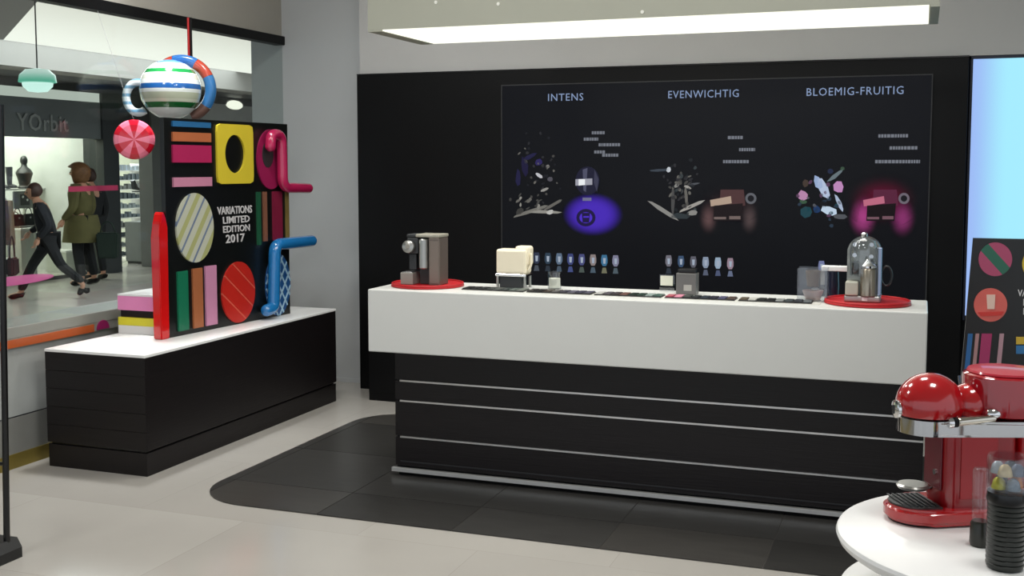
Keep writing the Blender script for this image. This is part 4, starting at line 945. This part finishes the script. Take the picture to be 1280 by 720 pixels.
# shop furniture and goods
def goods_boot(col):
    m = mat('boot_'+col.strip('#'), col, 0.45)
    r = thing('boot', '', 'boot'); bm = B()
    tube(bm, [(0, 0, 0.34), (0.005, 0, 0.2), (0.0, 0, 0.09), (0.01, 0, 0.05)], [0.055, 0.045, 0.038, 0.04], 14)
    to_obj('shaft', bm, m, r, True)
    bm = ellipsoid(B(), (0.05, 0, 0.035), (0.10, 0.038, 0.038), 18, 10)
    for v in bm.verts: v.co.z = max(0.012, v.co.z)
    to_obj('shoe', bm, m, r, True)
    to_obj('heel', box(B(), -0.045, -0.005, -0.025, 0.025, 0.0, 0.03), M_BLACK, r)
    return r
def goods_bag(col):
    m = mat('bag_'+col.strip('#'), col, 0.5)
    r = thing('handbag', '', 'bag'); 
    bm = prism(B(), [(-0.16, 0), (0.16, 0), (0.13, 0.20), (-0.13, 0.20)], -0.05, 0.05, ((0, 0, 0), (0, 1, 0), (0, 0, 1), (1, 0, 0)))
    bmesh.ops.bevel(bm, geom=list(bm.edges), offset=0.015, segments=2, affect='EDGES'); to_obj('bag_body', bm, m, r)
    to_obj('bag_handle', tube(B(), [(0, 0.09*math.cos(a), 0.20+0.10*math.sin(a)) for a in [PI*k/12 for k in range(13)]], 0.009, 8), m, r, True)
    to_obj('clasp', box(B(), 0.051, 0.056, -0.02, 0.02, 0.12, 0.15), M_STEEL, r)
    return r
def plinth_white(name, label, u, v0, v1, wd, x=-12.75, dy=0.0):
    a = at(u, v0, x=x); b_ = at(u, v1, x=x); top = a.z
    t = thing(name, label, 'plinth', (x-0.1, a.y+dy, 0)); to_obj('block', box(B(), -0.2, 0.2, -wd/2, wd/2, 0, top-0.03, 0.004), mat('shop_plinth', '#c2c4bc', 0.5), t)
    to_obj('block_top', box(B(), -0.21, 0.21, -wd/2-0.01, wd/2+0.01, top-0.0298, top, 0.003), M_WHITE, t); return t, top
pl, z1_ = plinth_white('shop_plinth', 'low white block in the shop between the two shoppers', 88, 312, 345, 0.30, dy=-0.06)
pl2, z2_ = plinth_white('shop_plinth', 'taller white block in the shop left of the walking shopper', 26, 285, 345, 0.30, dy=0.04)
pl3, z3_ = plinth_white('shop_plinth', 'low white block in the shop at the left frame edge', 8, 322, 345, 0.34, dy=-0.16)
# wall shelf board with dark boots and bottles along the back of window
def shelf_at(name, label, u0, u1, v, x, cat='shelf'):
    a, b_ = at(u0, v, x=x), at(u1, v, x=x); cy = (a.y+b_.y)/2; h = (a.z+b_.z)/2; wd = abs(b_.y-a.y)
    t = thing(name, label, cat, (x, cy, 0))
    to_obj('shelf_board', box(B(), -0.16, 0.12, -wd/2, wd/2, h-0.025, h, 0.002), M_STEEL, t)
    for s_ in (-1, 1): to_obj('upright', box(B(), -0.02, 0.0, s_*wd/2-0.012, s_*wd/2+0.012, 0, h-0.0255), M_STEEL, t)
    return cy, h, wd
cy1, h1, wd1 = shelf_at('glass_rack', 'tall steel rack of dark boots along the shop window', -6, 100, 235, -13.4)
boot = goods_boot('#1d1c1d'); bag = goods_bag('#1c1d20')
bl = [(2, 'first dark boot on the rack, at the left frame edge'), (12, 'second dark boot on the rack from the left'), (54, 'dark boot on the rack above the walking shopper, left of its pair'), (62, 'dark boot on the rack just right above the walking shopper'),
      (71, 'dark boot on the rack left of the upright post'), (82, 'dark boot on the rack between post and green coat')]
for k, (u, lab) in enumerate(bl):
    p = at(u, 235, x=-13.4); o = boot if k == 0 else dup(boot, (0, 0, 0), 0, lab)
    o.location = (-13.4, p.y, h1+0.0005); o.rotation_euler = (0, 0, (k % 3)*0.1-0.1); o['label'] = lab; o['group'] = 'dark boots on the shop rack'
# tall mannequin bust with stack
p = at(31, 235, x=-13.4)
t = thing('mannequin_bust', 'black mannequin bust on the shop rack, tallest dark shape at left', 'mannequin', (-13.4, p.y, h1+0.0005))
to_obj('torso', lathe(B(), [(0, 0), (0.10, 0), (0.11, 0.02), (0.08, 0.05), (0.10, 0.14), (0.13, 0.24), (0.10, 0.30), (0.05, 0.34), (0.04, 0.38), (0, 0.38)], 24), mat('bust_black', '#202123', 0.4), t, True)
to_obj('bust_head', ellipsoid(B(), (0, 0, 0.44), (0.06, 0.055, 0.08), 18, 12), mat('bust_black', '#202123', 0.4), t, True)
p = at(76.5, 235, x=-13.25)
t = thing('upright_post', 'thin dark post standing on the rack beside the green coat', 'post', (-13.27, p.y, h1+0.0005))
to_obj('post_rod', cyl(B(), (0, 0, 0.012), 0.018, 0.44, 12), M_CHAR, t); to_obj('post_foot', cyl(B(), (0, 0, 0), 0.022, 0.012, 20), M_CHAR, t)
# framed photo panel and lower shelf
p = at(30, 250, x=-13.15)
t = thing('shop_poster', 'grey framed picture with black panel in the shop window', 'picture', (-13.15, p.y, 0))
to_obj('frame', box(B(), -0.015, 0.015, -0.22, 0.22, p.z-0.13, p.z+0.14, 0.003), mat('poster_grey', '#5f6260', 0.5), t)
to_obj('picture', box(B(), 0.0155, 0.019, -0.09, 0.10, p.z-0.08, p.z+0.09), mat('poster_dark', '#15171a', 0.5), t)
for a, b_ in ((-0.04, 0.05), (0.05, 0.0)): to_obj('picture_spot', cyl(B(), (0.0192, a, p.z+b_), 0.02, 0.003, 12, (1, 0, 0)), mat('poster_pale', '#c8ccc8', 0.5), t)
to_obj('frame_post', box(B(), -0.015, 0.015, -0.012, 0.012, 0, p.z-0.1305), M_STEEL, t)
cy2, h2, wd2 = shelf_at('display_shelf', 'steel shelf below the framed picture holding two handbags', 17, 44, 282, -12.38)
bags = [(22, h2, -12.42, '#1c1d20', 'black handbag on the shelf below the framed picture, left one'), (36, h2, -12.42, '#1c1d20', 'black handbag on the shelf below the framed picture, right one'),
        (26, z2_, -12.95, '#1c1d20', 'black handbag on the taller white block')]
for k, (u, z, x, c_, lab) in enumerate(bags):
    p = at(u, 280, x=x); o = bag if k == 0 else dup(bag, (0, 0, 0), 0, lab)
    o.location = (x, p.y, z+0.0005); o['label'] = lab; o['group'] = 'black handbags in the shop'
    o.scale = (0.7, 0.66, 0.85)
    if k == 2: o.location = (-12.85, at(26, 285, x=-12.75).y, z2_+0.0005); o.scale = (0.8, 0.8, 0.8)
bb = goods_bag('#7a5138'); bb.location = (-12.85, at(8, 322, x=-12.75).y-0.16, z3_+0.0005); bb['label'] = 'tan brown handbag on the low white block at the left'
# tall stand with tan clothing at left edge
t = thing('clothes_stand', 'tan and brown clothes on a rail at the left edge of the shop', 'clothes rail', (-12.45, at(4, 290, x=-12.45).y-0.12, 0))
to_obj('rail', tube(B(), smooth_path([(0, -0.22, 0), (0, -0.22, 1.22), (0, 0.20, 1.22), (0, 0.20, 0)], 0.05), 0.012, 10), M_STEEL, t, True)
for k, c_ in enumerate(('#8a6248', '#b08a70', '#6e4a3a', '#c0a890')):
    bm = prism(B(), [(-0.02, 1.19), (0.02, 1.19), (0.035, 0.9), (0.05, 0.55), (-0.05, 0.55), (-0.035, 0.9)], -0.16, 0.16, ((0, -0.15+k*0.095, 0), (0, 1, 0), (0, 0, 1), (1, 0, 0)))
    to_obj('garment', bm, mat('cloth_'+c_.strip('#'), c_, 0.9), t)
# round pale yellow wall disc inside shop
p = at(88, 178, x=-15.1)
o = to_obj('wall_disc', lathe(B(), [(0, 0), (0.42, 0), (0.42, 0.02), (0, 0.02)], 48, (0, 0, 0), (1, 0, 0)), mat('pale_yellow_disc', '#e6e87c', 0.6)); o.location = (-15.19, p.y, p.z); tag(o, 'pale yellow round wall disc above the green coat', 'wall decoration')
# white ladder shelving in the narrow window
p = at(155, 280, x=-13.2)
t = thing('white_shelving', 'white open shelving crowded with small goods in the narrow window', 'shelving', (-13.2, p.y, 0))
for s_ in (-0.26, 0.36): to_obj('side_post', box(B(), -0.12, 0.12, s_-0.012, s_+0.012, 0, 1.72), M_WHITE, t)
for k in range(10):
    z = 0.10+k*0.165; sh = to_obj('shelf', box(B(), -0.12, 0.12, -0.247, 0.347, z, z+0.018), M_WHITE, t)
    bm = B()
    for j in range(5):
        h_ = random.uniform(0.05, 0.11); y = -0.21+j*0.115; box(bm, 0.0, 0.09, y, y+0.075, z+0.0185, z+0.018+h_)
    to_obj('small_goods', bm, mat('goods_%d' % (k % 4), ['#6f7a86', '#9aa4ac', '#55606c', '#8a8e90'][k % 4], 0.5), sh)['kind'] = 'stuff'
p = at(170, 238, x=-12.4)
t = thing('hanging_shoe', 'dark pointed shoe hanging against the white window right of shelving', 'shoe', p)
bm = prism(B(), [(-0.10, 0.16), (-0.06, 0.02), (0.16, -0.01), (0.17, 0.01), (0.02, 0.05), (-0.06, 0.18)], -0.03, 0.03, ((0, 0, 0), (0, 1, 0), (0, 0, 1), (1, 0, 0)))
to_obj('shoe_body', bm, M_DGREY, t); to_obj('shoe_sole', box(B(), -0.035, 0.035, -0.06, 0.16, -0.025, -0.011), M_BLACK, t)
to_obj('thread', cyl(B(), (0, -0.08, 0.17), 0.003, 2.89-p.z-0.17, 6), M_STEEL, t)
t = thing('grey_floor_cabinet', 'grey cabinet behind the narrow mall window, right of white shelving', 'cabinet', (-12.7, at(180, 300, x=-12.7).y-0.02, 0))
to_obj('cabinet_body', box(B(), -0.2, 0.2, -0.22, 0.2, 0.04, 0.72, 0.004), mat('cab_grey', '#7a7e7c', 0.5), t); to_obj('cabinet_plinth', box(B(), -0.18, 0.18, -0.2, 0.18, 0, 0.04), M_CHAR, t)
to_obj('cabinet_door', box(B(), 0.2005, 0.212, -0.20, 0.18, 0.06, 0.70, 0.002), mat('cab_grey2', '#868a88', 0.5), t)

# ================================================================== PEOPLE
def skin_mesh(verts, edges, radii, root, sub=2):
    me = bpy.data.meshes.new('sk'); me.from_pydata([Vector(v) for v in verts], edges, [])
    o = bpy.data.objects.new('sk', me); COL.objects.link(o)
    sm_ = o.modifiers.new('s', 'SKIN'); sm_.use_smooth_shade = True
    lay = me.skin_vertices[0].data
    for i, r in enumerate(radii): lay[i].radius = r if isinstance(r, tuple) else (r, r); lay[i].use_root = (i == root)
    ss = o.modifiers.new('u', 'SUBSURF'); ss.levels = sub; ss.render_levels = sub
    bpy.context.view_layer.update()
    dg = bpy.context.evaluated_depsgraph_get(); m2 = bpy.data.meshes.new_from_object(o.evaluated_get(dg)); bpy.data.objects.remove(o)
    bm = B(); bm.from_mesh(m2); bpy.data.meshes.remove(m2); return bm
def chain_mesh(spec, root=None, sub=2):
    """spec: {name:(pos, radius, parent)}"""
    names = list(spec); idx = {n: i for i, n in enumerate(names)}
    return skin_mesh([spec[n][0] for n in names], [(idx[spec[n][2]], idx[n]) for n in names if spec[n][2]], [spec[n][1] for n in names], idx[root] if root else 0, sub)
def merge(bm, other):
    me = bpy.data.meshes.new('x'); other.to_mesh(me); other.free(); bm.from_mesh(me); bpy.data.meshes.remove(me)
def hand(bm, wrist, d, palm_n, s=1.0):
    """palm plus five separate, unequal, curled fingers"""
    d = Vector(d).normalized(); n = Vector(palm_n).normalized(); sd = d.cross(n).normalized(); n = sd.cross(d).normalized()
    Wp = Vector(wrist)
    pts = [Wp, Wp+d*0.045*s, Wp+d*0.085*s]
    tube(bm, pts, [0.026*s, 0.037*s, 0.034*s], 12)
    for k, ln in enumerate((0.070, 0.080, 0.075, 0.058)):
        o = Wp + d*0.08*s + sd*((k-1.5)*0.019*s)
        p1 = o + d*ln*0.45*s + n*0.006*s; p2 = p1 + (d*0.8+n*0.6).normalized()*ln*0.32*s; p3 = p2 + (d*0.4+n*0.9).normalized()*ln*0.26*s
        tube(bm, [o-d*0.02*s, p1, p2, p3], [0.0095*s, 0.009*s, 0.008*s, 0.006*s], 8)
    o = Wp + d*0.03*s - sd*0.028*s; tube(bm, [o, o+(d*0.6-sd*0.8)*0.03*s, o+(d*0.9-sd*0.7+n*0.2)*0.058*s], [0.012*s, 0.0105*s, 0.008*s], 8)
def head(bm, c, r=0.1, fwd=(0, -1, 0)):
    """head with brow, nose, lips, chin, ears; returns eye positions"""
    f = Vector(fwd).normalized(); up = Vector((0, 0, 1)); s_ = f.cross(up).normalized(); up = s_.cross(f).normalized(); C_ = Vector(c)
    b2 = ellipsoid(B(), (0, 0, 0), (1, 1, 1), 32, 24)
    for v in b2.verts:
        x, y, z = v.co   # y = forward
        w_ = 0.74*(1 - 0.22*max(0, -z)**1.5); dpt = 0.93 - (0.12*max(0, -z) if y < 0 else 0)
        yy_ = y*dpt
        if y > 0: yy_ += 0.10*math.exp(-((x/0.30)**2+((z+0.86)/0.22)**2)) + 0.06*math.exp(-((z-0.22)/0.12)**2)*(1-abs(x)) - 0.10*math.exp(-(((abs(x)-0.36)/0.16)**2+((z-0.04)/0.12)**2)) + 0.22*math.exp(-((x/0.11)**2+((z+0.16)/0.14)**2)) + 0.11*math.exp(-((x/0.10)**2+((z+0.02)/0.16)**2)) + 0.06*math.exp(-((x/0.22)**2+((z+0.46)/0.06)**2)) + 0.05*math.exp(-((x/0.2)**2+((z+0.56)/0.05)**2))
        v.co = C_ + (s_*(x*w_) + f*yy_ + up*(z*1.18))*r
    merge(bm, b2)
    for k in (-1, 1):
        b2 = ellipsoid(B(), (0, 0, 0), (0.08, 0.17, 0.27), 12, 8)
        for v in b2.verts: v.co = C_ + (s_*(v.co.x+k*0.76) + f*(v.co.y-0.05) + up*v.co.z)*r
        merge(bm, b2)
    return [C_ + (s_*k*0.33 + f*0.80 + up*0.02)*r for k in (-1, 1)]
M_SKIN = mat('skin', '#b98a70', 0.55, var=0.04)
M_HAIRD = mat('dark_hair', '#3a241c', 0.6, var=0.2, scale=30)
M_HAIRB = mat('brown_hair', '#6e4a28', 0.6, var=0.25, scale=30)
M_NAVY = mat('navy_cloth', '#15181f', 0.85, var=0.15, scale=12)
M_TROU = mat('black_cloth', '#101216', 0.85, var=0.15, scale=12)
M_OLIVE = mat('olive_cloth', '#5a5630', 0.85, var=0.15, scale=8)
M_BTL = mat('bottle_green', '#10241c', 0.7, var=0.15)
def person(name, label, loc, rz, H, J, fwd, top_m, leg_m, hair_m, long_coat=False, hair_long=False):
    """J: joint offsets for a 1.70 m figure (x right, y back (faces -y), z up)"""
    s = H/1.70; t = thing(name, label, 'person', loc, rz)
    P = {k: Vector(v)*s for k, v in J.items()}
    sp = {'pelvis': (P['pelvis'], 0.12*s, None), 'waist': (P['waist'], 0.115*s, 'pelvis'), 'chest': (P['chest'], (0.15*s, 0.115*s), 'waist'), 'neckb': (P['neck'], 0.058*s, 'chest'), 'headc': (P['head']-Vector((0, 0, 0.06*s)), 0.055*s, 'neckb')}
    for a in 'lr':
        sp['sh'+a] = (P['sh'+a], 0.058*s, 'chest'); sp['el'+a] = (P['el'+a], 0.042*s, 'sh'+a); sp['wr'+a] = (P['wr'+a], 0.027*s, 'el'+a)
        sp['hip'+a] = (P['hip'+a], 0.09*s, 'pelvis'); sp['kn'+a] = (P['kn'+a], 0.058*s, 'hip'+a); sp['an'+a] = (P['an'+a], 0.038*s, 'kn'+a); sp['toe'+a] = (P['toe'+a], 0.032*s, 'an'+a)
    bm = chain_mesh(sp, 'pelvis', 1)
    eyes = head(bm, P['head'], 0.098*s, fwd)
    for a in 'lr': hand(bm, P['wr'+a], (P['wr'+a]-P['el'+a])*0.7+Vector((0, 0, -0.1)), (0.2, -1, 0), s)
    body = to_obj('body', bm, M_SKIN, t, True)
    for e in eyes: to_obj('eye', ellipsoid(B(), e, (0.014*s, 0.014*s, 0.010*s), 10, 8), M_BLK2, body, True)
    jk = {'pelvis': (P['pelvis']-Vector((0, 0, 0.02*s)), (0.155*s, 0.14*s), None), 'waist': (P['waist'], (0.15*s, 0.135*s), 'pelvis'), 'chest': (P['chest'], (0.175*s, 0.14*s), 'waist'), 'col': (P['neck']-Vector((0, 0, 0.03*s)), 0.078*s, 'chest')}
    for a in 'lr':
        jk['sh'+a] = (P['sh'+a], 0.078*s, 'chest'); jk['el'+a] = (P['el'+a], 0.062*s, 'sh'+a); jk['wr'+a] = (P['wr'+a]*0.94+P['el'+a]*0.06, 0.046*s, 'el'+a)
    to_obj('coat' if long_coat else 'jacket', chain_mesh(jk, 'pelvis', 1), top_m, t, True)
    if long_coat:
        c0 = P['pelvis']; hm_ = P['hem']; prof = []
        bm = B(); n = 28; rings = []
        for k in range(8):
            q = k/7; c_ = c0.lerp(hm_, q)+Vector((0, 0, 0.08*s*(1-q))); rx, ry = (0.19+0.055*q)*s, (0.19+0.06*q)*s
            rings.append([bm.verts.new(c_ + Vector((rx*math.cos(2*PI*i/n), ry*math.sin(2*PI*i/n)*(1+0.05*math.sin(5*2*PI*i/n)*q), 0))) for i in range(n)])
        for a, b_ in zip(rings, rings[1:]):
            for i in range(n): bm.faces.new([a[i], a[(i+1) % n], b_[(i+1) % n], b_[i]])
        bm.faces.new(rings[0]); bm.faces.new(rings[-1][::-1]); to_obj('coat_skirt', bm, top_m, t, True)
    tr = {'pelvis': (P['pelvis']-Vector((0, 0, 0.03*s)), (0.145*s, 0.13*s), None)}
    for a in 'lr':
        tr['hip'+a] = (P['hip'+a], 0.10*s, 'pelvis'); tr['kn'+a] = (P['kn'+a], 0.072*s, 'hip'+a); tr['an'+a] = (P['an'+a]+Vector((0, 0, 0.03*s)), 0.06*s, 'kn'+a)
    to_obj('trousers', chain_mesh(tr, 'pelvis', 1), leg_m, t, True)
    for a in 'lr':
        A_, T_ = P['an'+a], P['toe'+a]; d = (T_-A_); d.z = 0; d.normalize(); hl = A_ - d*0.05*s
        bm = chain_mesh({'a': (Vector((A_.x, A_.y, A_.z)), 0.052*s, None), 'h': (Vector((hl.x, hl.y, min(A_.z, T_.z+0.02*s))), 0.045*s, 'a'), 'm': ((A_+T_)/2-Vector((0, 0, 0.02*s)), 0.048*s, 'a'), 't': (T_, 0.036*s, 'm')}, 'a', 1)
        to_obj('shoe', bm, M_BLACK, t, True)
    # hair cap
    f = Vector(fwd).normalized(); hc = P['head']
    b2 = ellipsoid(B(), (0, 0, 0), (1, 1, 1), 26, 20); sdv = f.cross(Vector((0, 0, 1))).normalized()
    for v in list(b2.verts):
        x, y, z = v.co
        lowlim = -1.55 if hair_long else -0.55
        k = 1.5 if hair_long else 1.08
        if y > 0.35 and z < 0.45: y = 0.30; 
        zz_ = z*1.24*(1.2 if hair_long else k) if z > 0 else z*(1.0 if not hair_long else 1.9)
        bump_ = 1 + (0.07*math.sin(x*17+z*11)*math.sin(y*13+z*7) if hair_long else 0)
        v.co = hc + (sdv*(x*0.80*k*bump_) + f*(min(y, 0.86)*0.98*k - 0.10)*bump_ + Vector((0, 0, zz_+0.08)))*0.098*s
    to_obj('hair', b2, hair_m, t, True)
    return t
# walking man in navy, head bowed, mid-stride towards the left
pm = at(58, 374, z=0)
JM = dict(pelvis=(0, 0.02, 0.90), waist=(0, -0.01, 1.04), chest=(0, -0.06, 1.27), neck=(0, -0.10, 1.43), head=(0, -0.15, 1.57),
          shl=(0.19, -0.06, 1.36), ell=(0.25, 0.04, 1.10), wrl=(0.22, -0.10, 0.90), shr=(-0.19, -0.08, 1.36), elr=(-0.26, -0.05, 1.10), wrr=(-0.24, -0.24, 0.96),
          hipl=(0.09, 0.02, 0.86), knl=(0.10, 0.16, 0.50), anl=(0.10, 0.44, 0.20), toel=(0.10, 0.36, 0.05), hipr=(-0.09, 0.02, 0.86), knr=(-0.09, -0.20, 0.50), anr=(-0.10, -0.36, 0.08), toer=(-0.10, -0.52, 0.035))
pm.z = 0
walker = person('person', 'person in dark navy jacket and trousers walking left past the shop', (pm.x, pm.y+0.05, 0), math.radians(-50), 1.47, JM, (0, -1, -0.1), M_NAVY, M_TROU, M_HAIRD)
walker.scale = (1.35, 1.1, 1.0)
t = thing('shoulder_bag', 'dark shoulder bag hanging beside the walking person in navy', 'bag', (pm.x-0.12, pm.y-0.42, 0.34), math.radians(-62))
bm = prism(B(), [(-0.13, 0), (0.13, 0), (0.11, 0.22), (-0.11, 0.22)], -0.05, 0.05, ((0, 0, 0), (1, 0, 0), (0, 0, 1), (0, 1, 0))); bmesh.ops.bevel(bm, geom=list(bm.edges), offset=0.02, segments=2, affect='EDGES')
to_obj('bag_body', bm, mat('bag_dark', '#1b191d', 0.6), t); to_obj('bag_strap', tube(B(), [(0.10*math.cos(a), 0, 0.21+0.27*math.sin(a)) for a in [PI*k/14 for k in range(15)]], 0.010, 8), mat('bag_dark', '#1b191d', 0.6), t, True)
# person in olive coat, facing the shop
pw = at(112, 357, z=0)
JW = dict(pelvis=(0, 0, 0.92), waist=(0, 0, 1.06), chest=(0, 0.0, 1.30), neck=(0, -0.01, 1.46), head=(0, -0.03, 1.60),
          shl=(0.18, 0, 1.38), ell=(0.25, 0.02, 1.12), wrl=(0.22, -0.14, 0.93), shr=(-0.18, 0, 1.38), elr=(-0.24, 0.03, 1.12), wrr=(-0.24, -0.05, 0.88),
          hipl=(0.09, 0, 0.88), knl=(0.09, -0.02, 0.49), anl=(0.10, 0.03, 0.085), toel=(0.12, -0.12, 0.035), hipr=(-0.09, 0, 0.88), knr=(-0.10, 0.03, 0.49), anr=(-0.10, 0.10, 0.085), toer=(-0.12, -0.05, 0.035), hem=(0, 0.02, 0.62))
coat = person('person', 'person in long olive green coat with big brown hair outside the shop', (pw.x-0.12, pw.y+0.02, 0), math.radians(-75), 1.69, JW, (0, -1, 0), M_OLIVE, M_TROU, M_HAIRB, True, True)
coat.scale = (1.1, 1.15, 1.0)
pb = at(113, 318, x=pw.x+0.35)
t = thing('tote_bag', 'large dark green tote bag held beside the olive coat', 'bag', (pw.x+0.36, pw.y-0.02, 0.40), math.radians(20))
bm = prism(B(), [(-0.13, 0), (0.13, 0), (0.15, 0.36), (-0.15, 0.36)], -0.07, 0.07, ((0, 0, 0), (1, 0, 0), (0, 0, 1), (0, 1, 0))); bmesh.ops.bevel(bm, geom=list(bm.edges), offset=0.02, segments=2, affect='EDGES')
to_obj('bag_body', bm, M_BTL, t); to_obj('bag_strap', tube(B(), [(0.10*math.cos(a), 0, 0.35+0.16*math.sin(a)) for a in [PI*k/14 for k in range(15)]], 0.011, 8), M_BTL, t, True)
JB = {k: tuple(v) for k, v in JW.items()}; JB['elr'] = (-0.22, 0.05, 1.12); JB['wrl'] = (0.2, 0.0, 0.86)
person('person', 'person in black standing just right of the olive coat, partly hidden', (pw.x-0.48, pw.y+0.66, 0), math.radians(-100), 1.62, JB, (0, -1, 0), M_TROU, M_TROU, M_HAIRD)
